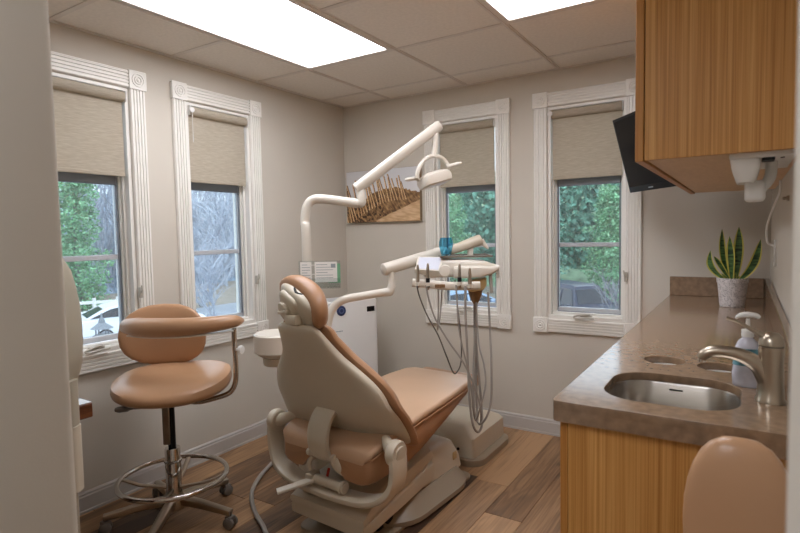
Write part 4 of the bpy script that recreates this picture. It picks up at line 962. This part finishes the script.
# ================================================================ UTILITY BOX ON FLOOR
ub = thing('utility_box', 'grey-beige floor junction box below the hanging hoses', 'junction box', (1.2, -.47, 0))
finish('base_plate', zloft([(0, .99, 1.425, -.70, -.2, .09), (.035, .99, 1.425, -.70, -.2, .09), (.045, 1.0, 1.41, -.69, -.21, .085)]), M['shell2'], ub)
finish('cover', zloft([(.045, 1.0, 1.385, -.685, -.23, .02), (.15, 1.01, 1.38, -.68, -.235, .02), (.17, 1.03, 1.36, -.665, -.25, .02), (.195, 1.06, 1.32, -.63, -.30, .02), (.2, 1.08, 1.30, -.61, -.32, .02)]), M['shell'], ub)
bm = B()
for k in range(3): lathe(bm, [(0, 0), (.008, 0), (.008, .006), (0, .006)], T(1.18+.055*k, -.682, .07+.008*k) @ RX(PI/2), 12)
finish('port', bm, M['black'], ub)
# floor hose by the chair
bm = B(); tube(bm, [at(291, 446, z=.012), at(283, 452, z=.012), at(272, 463, z=.012), at(261, 475, z=.012), at(254, 486, z=.012), at(251.5, 497, z=.012), at(255, 512, z=.012), at(263, 526, z=.012), at(270, 538, z=.012), at(300, 552, z=.012)], .0105, 12, sm=6)
tag(finish('floor_hose', bm, M['rubber']), 'grey foot control hose curling over the floor beside the chair', 'hose')

# ================================================================ AIR PURIFIER
ap = local_thing('air_purifier', 'tall white air purifier with a round navy badge near the room corner', 'air purifier', (.315, -.43, 0), rz=math.radians(68))
def apl(z, w, d, r): return [Vector((x, y, z)) for x, y in rrect(w, d, r, 6)]
bm = B(); ringloft(bm, [apl(0, .38, .2, .03), apl(.01, .40, .22, .035), apl(.835, .40, .22, .035), apl(.847, .395, .215, .034), apl(.855, .37, .19, .03)]); finish('body', bm, M['white'], ap)
bm = B(); lathe(bm, [(0, 0), (.034, 0), (.034, .003), (.03, .005), (0, .005)], T(-.095, -.11, .79) @ RX(PI/2), 28); o = finish('badge', bm, M['navy'], ap)
bm = B(); lathe(bm, [(.012, .005), (.014, .0065), (.018, .0065), (.02, .005)], T(-.095, -.11, .79) @ RX(PI/2), 20, cap=False); q_ = finish('badge_emblem', bm, M['emblem'], ap); q_.parent = o
bm = B(); box(bm, (.105, -.113, .765), (.165, -.1085, .80), .0015, 1); finish('grip_recess', bm, M['black'], ap, False)
bm = B()
for k in range(5): box(bm, (-.14+.011*k, -.1115, .652), (-.132+.011*k, -.109, .658))
finish('maker_mark', bm, M['ink'], ap, False)
bm = B(); box(bm, (-.17, -.08, .855), (.17, .08, .8575), .001, 1); finish('top_grille', bm, M['greysash'], ap, False)

# ================================================================ STOOLS
def stool_base(t, o, zcol, ring_r=.255, rot=.3, zring=.205):
    """five-leg base with casters, column and gas cylinder; o = base point"""
    o = Vector(o)
    bm = B(); lathe(bm, [(0, .062), (.05, .062), (.055, .07), (.05, .105), (.036, .125), (.034, .14), (0, .14)], T(*o), 24); finish('hub', bm, M['nickel'], t)
    for k in range(5):
        a = rot+k*2*PI/5; d = Vector((math.cos(a), math.sin(a), 0))
        bm = B(); tube(bm, [o+d*.02+Vector((0, 0, .1)), o+d*.14+Vector((0, 0, .092)), o+d*.29+Vector((0, 0, .07))], [1, .9, .7], 12, up=(0, 0, 1), sect=(.02, .022, .5)); lg = finish('leg', bm, M['nickel'], t)
        e_ = o+d*.285; tn = Vector((-d.y, d.x, 0))
        bm = B()
        for s in (-1, 1): lathe(bm, [(0, 0), (.02, 0), (.0255, .004), (.0255, .016), (.02, .02), (0, .02)], axis_m(e_+tn*(s*.005)+Vector((0, 0, .0255)), tn*s), 20)
        rod(bm, e_+Vector((0, 0, .03)), e_+Vector((0, 0, .075)), .008); box(bm, e_+Vector((-.018, -.018, .036)), e_+Vector((.018, .018, .056)), .006, 2)
        c_ = finish('caster', bm, M['caster'], t); c_.parent = lg
    bm = B(); lathe(bm, [(0, .138), (.036, .138), (.036, .142), (.034, .15), (.034, .335), (.031, .342), (0, .342)], T(*o), 24); finish('column', bm, M['chrome'], t)
    bm = B(); lathe(bm, [(0, .30), (.0165, .30), (.0165, zcol), (0, zcol)], T(*o), 18); finish('gas_cylinder', bm, M['black'], t)
    if ring_r:
        bm = B(); n = 48; tube(bm, [o+Vector((ring_r*math.cos(2*PI*i/n), ring_r*math.sin(2*PI*i/n), zring)) for i in range(n)], .0115, 12, closed=True); fr = finish('foot_ring', bm, M['chrome'], t)
        for k in range(4):
            a = rot+.35+k*PI/2; d = Vector((math.cos(a), math.sin(a), 0)); bm = B(); tube(bm, [o+d*.03+Vector((0, 0, .155)), o+d*.15+Vector((0, 0, .172)), o+d*(ring_r-.004)+Vector((0, 0, zring-.002))], 1, 10, up=(0, 0, 1), sect=(.005, .011, .5)); s_ = finish('ring_spoke', bm, M['nickel'], t); s_.parent = fr
        bm = B(); lathe(bm, [(.0342, .275), (.0385, .277), (.0385, .286), (.0342, .288)], T(*o), 20, cap=False); finish('ring_collar', bm, M['chrome'], t)
so = Vector((.44, -1.875, 0))
st = thing('dental_stool', 'tan dental stool with oval back, padded body arm and chrome foot ring', 'stool', tuple(so), 'tan dental stools')
stool_base(st, so, .58, .232)
SD = 2.46
aw = Vector((CF.x, CF.y, 0)).normalized(); aw = (RZ(math.radians(8)) @ aw)          # stool back direction (away from camera)
sx = Vector((aw.y, -aw.x, 0))                    # stool right
sm_ = Matrix((sx, aw, Vector((0, 0, 1)))).transposed().to_4x4(); sm_.translation = so
bm = B(); rings = []
for j in range(15):
    ph = -PI/2+PI*j/14; c = sgnpow(math.cos(ph), .75) if abs(math.cos(ph)) > 1e-5 else .02; s_ = sgnpow(math.sin(ph), .8)
    ring = []
    for i in range(44):
        a = 2*PI*i/44; x = .252*c*sgnpow(math.cos(a), .85)+.018; y = .24*c*sgnpow(math.sin(a), .9)
        z = .628+.05*s_+.16*max(0, (y+.03))**1.5*1.6+.03*(x/.26)**2*(1 if s_ > 0 else .4)-.012*max(0, -y/.23)
        ring.append(sm_ @ Vector((x, y, z)))
    rings.append(ring)
ringloft(bm, rings); finish('seat', bm, M['tan'], st)
bm = B(); lathe(bm, [(0, .562), (.035, .562), (.045, .575), (.14, .582), (.15, .595), (0, .60)], T(*so), 24); finish('seat_plate', bm, M['nickel'], st)
bm = B(); rings = []; bc = Vector((-.06, .20, .828))
for j in range(13):
    ph = -PI/2+PI*j/12; c = sgnpow(math.cos(ph), .8) if abs(math.cos(ph)) > 1e-5 else .02; s_ = sgnpow(math.sin(ph), .9)
    rings.append([sm_ @ (bc+Vector((.2*c*sgnpow(math.cos(2*PI*i/40), .9), .04*c*sgnpow(math.sin(2*PI*i/40), .8)-.06*(.212*c*math.cos(2*PI*i/40)/.212)**2+.0, .148*s_))) for i in range(40)])
ringloft(bm, rings); finish('backrest', bm, M['tan'], st)
bm = B(); tube(bm, [sm_ @ Vector((0, .05, .578)), sm_ @ Vector((-.02, .22, .578)), sm_ @ Vector((-.04, .275, .62)), sm_ @ Vector((-.05, .25, .82))], 1, 10, sm=5, up=sx, sect=(.02, .005, .5)); finish('back_post', bm, M['nickel'], st)
# body arm: curved bolster
bm = B(); path = [at(123, 326, d=2.50), at(130, 326.5, d=2.44), at(150, 328, d=2.37), at(180, 327.5, d=2.32), at(210, 324.5, d=2.33), at(232, 321.5, d=2.38), at(243, 320.5, d=2.44)]
tube(bm, path, [.010, .034, .043, .044, .041, .036, .032, .026, .008], 18, sm=8); finish('body_arm', bm, M['tan'], st)
bm = B(); tube(bm, [p-Vector((0, 0, .040)) for p in path[1:-1]], 1, 10, sm=6, up=(0, 0, 1), sect=(.004, .02, .5)); finish('arm_plate', bm, M['cream'], st)
bm = B(); tube(bm, [at(234, 329, d=2.40), at(234.5, 345, d=2.42), at(236, 370, d=2.44), at(235, 384, d=2.45), at(229, 393, d=2.45), at(214, 398.5, d=2.45), at(196, 402, d=2.46), so+Vector((.03, .0, .572))], .0115, 14, sm=6); finish('arm_tube', bm, M['chrome'], st)
bm = B(); p0 = at(236.5, 349.5, d=2.41); dv = (at(243, 350, d=2.40)-p0).normalized(); lathe(bm, [(0, 0), (.006, 0), (.006, .014), (.018, .016), (.02, .022), (.018, .03), (0, .032)], axis_m(p0, dv), 16); finish('clamp_knob', bm, M['white'], st)
for (u0, v0, u1, v1) in ((140, 404, 113, 396), (160, 406.5, 115, 410)):
    bm = B(); a_, b_ = at(u0, v0, d=SD-.06), at(u1, v1, d=SD-.10); tube(bm, [a_, a_.lerp(b_, .6), a_.lerp(b_, .72), a_.lerp(b_, .9), b_], [.004, .004, .012, .014, .008], 12, sm=3); finish('height_lever', bm, M['caster'], st)
bm = B(); box(bm, (-.016, -.006, .36), (.016, .006, .57), .003, 1, T(*(at(166.5, 430, d=SD-.01).to_2d().to_3d())) @ RZ(math.atan2(rv.y, rv.x))); finish('tilt_bracket', bm, M['nickel'], st)

# second stool in the foreground by the counter end
s2 = Vector((2.40, -2.55, 0))
t2 = thing('dental_stool', 'tan dental stool with a tall rounded back beside the counter end panel', 'stool', tuple(s2), 'tan dental stools')
stool_base(t2, s2, .52, 0, 0.63)
bm = B(); pillow(bm, .15, .17, .04, T(s2.x-.0, s2.y-.0, .56), .7, .9); finish('seat', bm, M['tan'], t2)
bm = B(); pillow(bm, .1, .1, .012, T(s2.x, s2.y, .512), .5, 1); finish('seat_plate', bm, M['nickel'], t2)
bm = B(); bcx = at(739, 500, y=-2.36); rings = []
for j in range(15):
    ph = -PI/2+PI*j/14; c = sgnpow(math.cos(ph), .75) if abs(math.cos(ph)) > 1e-5 else .02; s_ = math.sin(ph)
    rings.append([Vector((bcx.x+.079*c*sgnpow(math.cos(2*PI*i/36), .9), -2.36+.034*c*sgnpow(math.sin(2*PI*i/36), .8), .815+.147*sgnpow(s_, .95))) for i in range(36)])
ringloft(bm, rings); finish('backrest', bm, M['tan'], t2)
bm = B(); tube(bm, [(s2.x+.03, s2.y+.02, .515), (bcx.x-.03, -2.36, .515), (bcx.x, -2.315, .56), (bcx.x, -2.318, .8)], 1, 10, sm=5, up=(1, 0, 0), sect=(.02, .005, .5)); finish('back_post', bm, M['nickel'], t2)

# ================================================================ DESK AND EQUIPMENT BY THE FRONT WALL
dk = thing('side_desk', 'glossy desk with dark wood edge in the corner by the doorway wall', 'desk', (.45, -2.68, 0))
bm = B(); box(bm, (.03, -2.958, .70), (.793, -2.40, .749), .003, 1); box(bm, (.04, -2.95, 0), (.06, -2.42, .70)); box(bm, (.745, -2.95, 0), (.765, -2.62, .70)); finish('desk_frame', bm, M['desk'], dk, False)
bm = B(); box(bm, (.031, -2.957, .749), (.792, -2.401, .751)); finish('desk_top', bm, M['desktop'], dk, False)
eq = thing('equipment_stand', 'cream rounded plastic equipment housing on a narrow post beside the desk', 'dental equipment', (.86, -2.62, 0))
ED = 1.5
def edge(u, v): return at(u, v, d=ED)
rings = []
for (u, v, hw_) in ((52, 246, .03), (58, 252, .05), (63.5, 260, .07), (69, 272, .085), (74, 288, .1), (78, 306, .11), (80.5, 326, .118), (81.5, 345, .12), (81, 362, .119), (79, 376, .112), (74, 388, .095), (71, 392, .07)):
    p = edge(u-7.5, v)-rv*hw_; rings.append([p+rv*x+fv*y for x, y in rrect(2*hw_, min(.16, 2*hw_), min(.05, hw_*.8), 6)])
bm = B(); ringloft(bm, rings); finish('housing', bm, M['putty'], eq)
pb = edge(76.5, 420)-rv*.03; 
bm = B(); ringloft(bm, [[Vector((pb.x, pb.y, 0))+rv*x+fv*y+Vector((0, 0, z)) for x, y in rrect(.06, .06, .02, 5)] for z in (edge(76, 427).z, edge(76, 380).z)]); finish('neck', bm, M['putty'], eq)
bm = B(); ringloft(bm, [[Vector((pb.x, pb.y, 0))+rv*(x+.006)+fv*y+Vector((0, 0, z)) for x, y in rrect(.055, .055, .02, 5)] for z in (edge(80, 492).z, edge(76, 426).z)]); finish('sleeve', bm, M['shell'], eq)
bm = B(); lathe(bm, [(0, 0), (.14, 0), (.14, .02), (.04, .04), (.02, .05), (.02, edge(80, 492).z+.01), (0, edge(80, 492).z+.01)], T(pb.x, pb.y, 0), 24); finish('post', bm, M['shell2'], eq)

# ================================================================ OUTSIDE
GZ = -2.5
M['asphalt'] = pm('wet_asphalt', (150, 156, 168), .55, var=.15, scale=1.2, bump=.2)
M['litter'] = pm('leaf_litter', (150, 140, 128), .95, var=.3, scale=3)
M['needle'] = pm('evergreen_leaf', (132, 180, 138), .6, var=.55, scale=1.3)
M['needle2'] = pm('bluegreen_leaf', (112, 162, 142), .6, var=.55, scale=1.5)
M['bark'] = pm('grey_bark', (132, 132, 136), .9, var=.25, scale=14)
M['palebark'] = pm('pale_bark', (178, 184, 196), .9, var=.2, scale=10)
bm = B(); box(bm, (-70, -60, GZ-.3), (60, 70, GZ)); tag(finish('ground', bm, M['litter'], None, False), 'leaf-littered ground outside the windows', kind='structure')
bm = B(); box(bm, (-22, -30, GZ), (-3, 21, GZ+.02)); box(bm, (-3, 8.5, GZ), (14, 21, GZ+.02)); tag(finish('parking_lot', bm, M['asphalt'], None, False), 'pale grey parking lot beyond the windows', kind='structure')
def hill(name, pts, h, mat, label):
    bm = B(); rings = []
    rr = random.Random(4)
    for (x, y, nx, ny) in pts:
        rings.append([Vector((x+nx*o_, y+ny*o_, GZ+z_*h+rr.uniform(-.4, .4)*(z_ > .2))) for o_, z_ in ((0, -.05), (3, .25), (7, .65), (12, 1), (18, 1.05), (18, -.05))])
    ringloft(bm, rings); tag(finish(name, bm, mat, None, True), label, kind='structure')
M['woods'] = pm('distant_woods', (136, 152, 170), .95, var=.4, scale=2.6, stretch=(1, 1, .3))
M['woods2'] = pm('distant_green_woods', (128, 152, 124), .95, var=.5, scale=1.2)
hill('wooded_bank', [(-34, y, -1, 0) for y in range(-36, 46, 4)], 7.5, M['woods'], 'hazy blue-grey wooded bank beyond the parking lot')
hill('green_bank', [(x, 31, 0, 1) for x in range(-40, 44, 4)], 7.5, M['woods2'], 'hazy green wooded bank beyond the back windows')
def treeline(name, label, mat, n, size, place, flat, vertical):
    rr = random.Random(21); bm = B()
    for _ in range(n):
        p = place(rr); d = (Vector((rr.uniform(-1, 1), rr.uniform(-1, 1), rr.uniform(-1, 1))) if not vertical else Vector((rr.uniform(-.45, .45), rr.uniform(-.45, .45), 1))).normalized(); e = d.cross(Vector((rr.uniform(-1, 1), rr.uniform(-1, 1), rr.uniform(-.3, .3)))).normalized()
        s_ = size*rr.uniform(.5, 1.4); a, b = d*s_, e*s_*flat*.5
        bm.faces.new([bm.verts.new(p-a*.5), bm.verts.new(p+b), bm.verts.new(p+a*.5), bm.verts.new(p-b)])
    o = finish(name, bm, mat, None, False, recalc=False); tag(o, label, 'trees', kind='stuff')
def leaves(bm, c, R_, n, size, rr, flat=.6):
    for _ in range(n):
        while True:
            p = Vector((rr.uniform(-1, 1), rr.uniform(-1, 1), rr.uniform(-1, 1)))
            if .25 < p.length < 1: break
        p = Vector((p.x*R_.x, p.y*R_.y, p.z*R_.z))+c
        d = Vector((rr.uniform(-1, 1), rr.uniform(-1, 1), rr.uniform(-.6, .5))).normalized(); e = d.cross(Vector((rr.uniform(-1, 1), rr.uniform(-1, 1), rr.uniform(-1, 1)))).normalized()
        s = size*rr.uniform(.6, 1.3); a, b = d*s, e*s*flat*.5
        v_ = [bm.verts.new(p-a*.5), bm.verts.new(p+b), bm.verts.new(p+a*.5), bm.verts.new(p-b)]; bm.faces.new(v_)
def evergreen(seed, mat, ht=10, n=11000):
    rr = random.Random(seed); t = local_thing('evergreen_tree', 'evergreen tree', 'tree', (0, 0, GZ))
    bm = B(); tube(bm, [(0, 0, -.1), (.05, .02, ht*.4), (0, 0, ht*.93)], [.2, .14, .03], 8); finish('trunk', bm, M['bark'], t)
    bm = B(); nb = 46
    for k in range(nb):
        z = .5+(ht-.6)*k/nb; r = (1.75*(1-z/ht)**.5+.3)*rr.uniform(.7, 1.1); a = k*2.4+rr.random()
        leaves(bm, Vector((r*.55*math.cos(a), r*.55*math.sin(a), z)), Vector((r*.75, r*.75, .42)), n//nb, .21, rr)
    o = finish('foliage', bm, mat, t, False, recalc=False); o['kind'] = 'stuff'; return t
def bare(seed, mat, ht=9):
    rr = random.Random(seed); t = local_thing('bare_tree', 'leafless tree', 'tree', (0, 0, GZ)); tw = B(); tr = B()
    def grow(p, d, L_, r, lev, bm):
        pts = [p]; q_ = p.copy(); dd = d.copy()
        for i in range(3):
            dd = (dd+Vector((rr.uniform(-1, 1), rr.uniform(-1, 1), rr.uniform(-.4, .6)))*.18).normalized(); q_ = q_+dd*L_/3; pts.append(q_.copy())
        tube(bm, pts, [r, r*.55], 5 if lev < 2 else 3, cap=False)
        if lev < 4:
            for _ in range(9 if lev == 0 else 4):
                k = rr.randint(0 if lev == 0 and _ > 5 else 1, 3); nd = (dd*.6+Vector((rr.uniform(-1, 1), rr.uniform(-1, 1), rr.uniform(-.2, .8)))).normalized(); grow(pts[k], nd, L_*rr.uniform(.5, .72), r*.64, lev+1, tw)
    grow(Vector((0, 0, -.1)), Vector((0, 0, 1)), ht*.42, .11, 0, tr)
    finish('trunk', tr, mat, t, True, recalc=False); o = finish('branches', tw, mat, t, True, recalc=False); o['kind'] = 'stuff'; return t
E1, E2, E3 = evergreen(1, M['needle'], 10), evergreen(2, M['needle2'], 11), evergreen(3, M['needle'], 8, 8000)
treeline('distant_foliage', 'dense green foliage of the far tree line beyond the back windows', M['needle2'], 26000, .5, lambda r: Vector((r.uniform(-26, 9), 33.2+r.uniform(0, 3)*r.random(), GZ+8*r.random()**1.1)), .6, False)
treeline('distant_green_foliage', 'blue-green foliage of the far tree line behind the rail fence', M['needle2'], 14000, .5, lambda r: Vector((-36.0-r.uniform(0, 2.5), r.uniform(-8, 13), GZ+8*r.random()**1.1)), .6, False)
treeline('distant_brush', 'tangle of pale leafless brush in the far woods', M['palebark'], 16000, 1.3, lambda r: Vector((-34.6-r.uniform(0, 3), r.uniform(15.5, 36), GZ+8.5*r.random()**1.2)), .05, True)
B1, B2 = bare(4, M['palebark']), bare(5, M['bark'], 8)
used = set()
def plant(src, p, sc, rz, label, group):
    if src.name in used:
        o = src.copy(); COL.objects.link(o)
        for c_ in src.children: q_ = c_.copy(); COL.objects.link(q_); q_.parent = o
    else: o = src; used.add(src.name)
    o.location = (p.x, p.y, GZ); o.rotation_euler = (0, 0, rz); o.scale = (sc, sc, sc); tag(o, label, 'tree', group)
rr = random.Random(9)
def gp(u, d): p = at(u, 233, d=d); return Vector((p.x, p.y, GZ))
GB = 'evergreens beyond the back windows'; GW = 'evergreens behind the parking lot'; GN = 'bare trees beyond the parking lot'
k = 0
for row, y in enumerate((23.5, 28.6)):
    for i in range(5):
        plant([E1, E3, E2][k % 3], Vector((-16+4.9*i+(2.4 if row else 0), y, GZ)), rr.uniform(.72, .80), rr.random()*6, ['dense green evergreen tree at the lot edge beyond the back windows', 'dense green evergreen tree in the second row beyond the back windows'][row], GB); k += 1
for row, x in enumerate((-25, -30)):
    for i in range(4):
        plant([E2, E1, E3][k % 3], Vector((x, -4.4+5*i+(1.0 if row else 0), GZ)), rr.uniform(.72, .80), rr.random()*6, ['blue-green evergreen tree behind the white car and rail fence', 'blue-green evergreen tree in the second row behind the rail fence'][row], GW); k += 1
    for i in range(2 if row else 3):
        plant([B1, B2][(i+row) % 2], Vector((x+(2.5 if row == 0 else -1), 15.8+6.2*i+(2.6 if row else 0), GZ)), 1.05, rr.random()*6, ['leafless grey tree at the edge of the woods beyond the parking lot', 'leafless grey tree deeper in the woods beyond the parking lot'][row], GN)
plant(B1, Vector((-18.2, 13.2, GZ)), .6, 1.0, 'leafless grey tree standing at the parking lot between the car and the woods', GN)
plant(B2, gp(626, 15.5), .42, 2, 'leafless pale sapling in front of the evergreens', GB)
# cars
M['carwhite'] = pm('white_car_paint', (232, 236, 242), .25, var=.01); M['cardark'] = pm('navy_car_paint', (38, 44, 66), .3, var=.03); M['carsilver'] = pm('silver_blue_paint', (150, 170, 196), .25, var=.02)
M['carglass'] = pm('tinted_glass', (22, 30, 40), .15, var=.1); M['tyre'] = pm('tyre', (34, 34, 36), .8); M['rim'] = pm('rim', (170, 174, 180), .35, .8)
def car(name, p, rz, paint, suv, label, cat):
    t = local_thing(name, label, cat, (p.x, p.y, GZ+.02), rz=rz)
    L2 = 2.15 if suv else 2.3; hw = .86
    if suv: low = [(-L2, .45), (-L2, 1.02), (-.75, 1.06), (-.75, 1.06), (1.0, 1.08), (L2-.1, 1.02), (L2, .9), (L2, .45)]; cabp = [(-L2+.05, 1.02), (-L2+.12, 1.72), (-1.4, 1.8), (.35, 1.78), (.55, 1.74), (1.0, 1.06)]
    else: low = [(-L2, .35), (-L2-.02, .72), (-L2+.15, .93), (-1.2, .98), (.9, .95), (L2-.3, .8), (L2, .62), (L2, .32)]; cabp = [(-1.95, .95), (-1.2, 1.33), (-.6, 1.44), (.1, 1.45), (.6, 1.33), (1.35, .93)]
    bm = B(); prism(bm, low, 2*hw, T(0, hw, 0) @ RX(PI/2), .07, seg=3); finish('body', bm, paint, t)
    bm = B(); n = len(cabp); cz = sum(z for _, z in cabp)/n
    ringloft(bm, [[Vector((x, s*(hw-.04-.22*max(0, z-1)/.5), z)) for x, z in cabp] for s in (-1, 1)]); finish('cabin', bm, paint, t)
    for s in (-1, 1):
        bm = B(); z0 = min(z for _, z in cabp)+.06; sh = [(x*.9-.02, z0+(z-z0+.0)*.80 if z > z0 else z0) for x, z in cabp]
        half = len(sh)
        outer = [Vector((x, s*(hw-.035-.22*max(0, z-1)/.5+.012), z)) for x, z in sh]; inner = [p_-Vector((0, s*.03, 0)) for p_ in outer]
        ringloft(bm, [inner, outer]); finish('side_window', bm, M['carglass'], t)
        bm = B(); xm = -.1; tube(bm, [(xm, s*(hw+.004), z0), (xm, s*(hw-.03-.22*max(0, z0+.52*(1.3 if suv else .55)-1)/.5+.016), z0+.52*(1.05 if suv else .6))], .05, 8); finish('pillar', bm, paint, t)
    xw0, zw0 = cabp[-1]; xw1, zw1 = cabp[-2]
    for (xa, za, xb, zb2) in ((xw0, zw0, xw1, zw1), (cabp[0][0], cabp[0][1], cabp[1][0], cabp[1][1])):
        bm = B(); a_ = Vector((xa, 0, za)); b_ = Vector((xb, 0, zb2)); d_ = (b_-a_); n_ = Vector((d_.z, 0, -d_.x)).normalized(); n_ = n_ if n_.x*(1 if xa > 0 else -1) > 0 else -n_
        pts = [a_+d_*.14+Vector((0, -.62, 0)), a_+d_*.14+Vector((0, .62, 0)), a_+d_*.84+Vector((0, .5, 0)), a_+d_*.84+Vector((0, -.5, 0))]
        ringloft(bm, [[p_-n_*.02 for p_ in pts], [p_+n_*.012 for p_ in pts]]); finish('windscreen', bm, M['carglass'], t, False)
    rw = .38 if suv else .32
    for x in (-1.32, 1.36):
        for s in (-1, 1):
            bm = B(); lathe(bm, [(0, 0), (rw*.7, 0), (rw, .04), (rw, .18), (rw*.7, .22), (0, .22)], T(x, s*(hw-.2), rw) @ RX(-s*PI/2), 24); w_ = finish('wheel', bm, M['tyre'], t)
            bm = B()
            lathe(bm, [(0, .0), (.06, .0), (.06, .012), (0, .012)], T(x, s*(hw+.022), rw) @ RX(-s*PI/2), 12)
            for k in range(5): box(bm, (-.03, .03, 0), (.03, rw*.62, .012), 0, 1, T(x, s*(hw+.02), rw) @ RX(-s*PI/2) @ RZ(k*2*PI/5))
            lathe(bm, [(rw*.58, 0), (rw*.66, 0), (rw*.66, .012), (rw*.58, .012)], T(x, s*(hw+.02), rw) @ RX(-s*PI/2), 20); r_ = finish('rim', bm, M['rim'], t, False); r_.parent = w_
    for s in (-1, 1):
        bm = B(); box(bm, (.78, s*hw-.02, 1.0), (.95, s*(hw+.16), 1.16 if suv else 1.1), .03, 2); finish('mirror', bm, paint, t)
        bm = B(); box(bm, (L2-.08, s*.6-.16, .62), (L2+.015, s*.6+.16, .78), .03, 2); finish('headlight', bm, M['glass'] if False else M['rim'], t)
        bm = B(); box(bm, (-L2-.025, s*.66-.12, .66), (-L2+.05, s*.66+.12, .86), .02, 2); finish('tail_light', bm, M['red'], t)
    return t
p = at(136, 233, d=20.5); car('sedan_car', p, math.radians(70), M['carwhite'], False, 'white sedan parked outside the window next to the stool back', 'car')
p = at(578, 233, d=20); car('suv_car', p, math.radians(-42), M['cardark'], True, 'dark blue off-road car parked outside the window beside the monitor', 'car')
p = at(462, 233, d=22); car('hatchback_car', p, math.radians(50), M['carsilver'], False, 'silver-blue car parked outside behind the delivery tray', 'car')
# rail fence beyond the white car
rf = thing('rail_fence', 'white rail fence beyond the white car', 'fence', tuple(gp(95, 25)))
A_, B_ = gp(40, 23.5), gp(160, 25.5)
for zz in (.95, .5):
    bm = B(); tube(bm, [A_+Vector((0, 0, zz)), B_+Vector((0, 0, zz))], 1, 8, up=(0, 0, 1), sect=(.07, .03, .4)); finish('rail', bm, M['white'], rf)
for k in range(6):
    c_ = A_.lerp(B_, k/5); bm = B(); box(bm, c_+Vector((-.06, -.06, 0)), c_+Vector((.06, .06, 1.15)), .01, 1); finish('post', bm, M['white'], rf)
# small lantern post
lp = gp(97, 8.5); z0 = at(97, 337, d=8.5).z
ln_ = thing('garden_lantern', 'grey pointed lantern on a post in front of the white car', 'lantern', tuple(lp))
bm = B(); rod(bm, lp, Vector((lp.x, lp.y, z0)), .03); finish('post', bm, M['bark'], ln_)
bm = B(); lathe(bm, [(0, 0), (.16, 0), (.16, .02), (0, .02)], T(lp.x, lp.y, z0), 4); 
for a in range(4): rod(bm, (lp.x+.1*math.cos(a*PI/2), lp.y+.1*math.sin(a*PI/2), z0+.02), (lp.x+.1*math.cos(a*PI/2), lp.y+.1*math.sin(a*PI/2), z0+.12), .012, 8)
finish('frame', bm, M['screen'], ln_)
bm = B(); lathe(bm, [(0, .12), (.17, .12), (.09, .18), (.05, .21), (.045, .25), (.015, .3), (.01, .36), (0, .37)], T(lp.x, lp.y, z0), 12); finish('roof', bm, M['screen'], ln_)
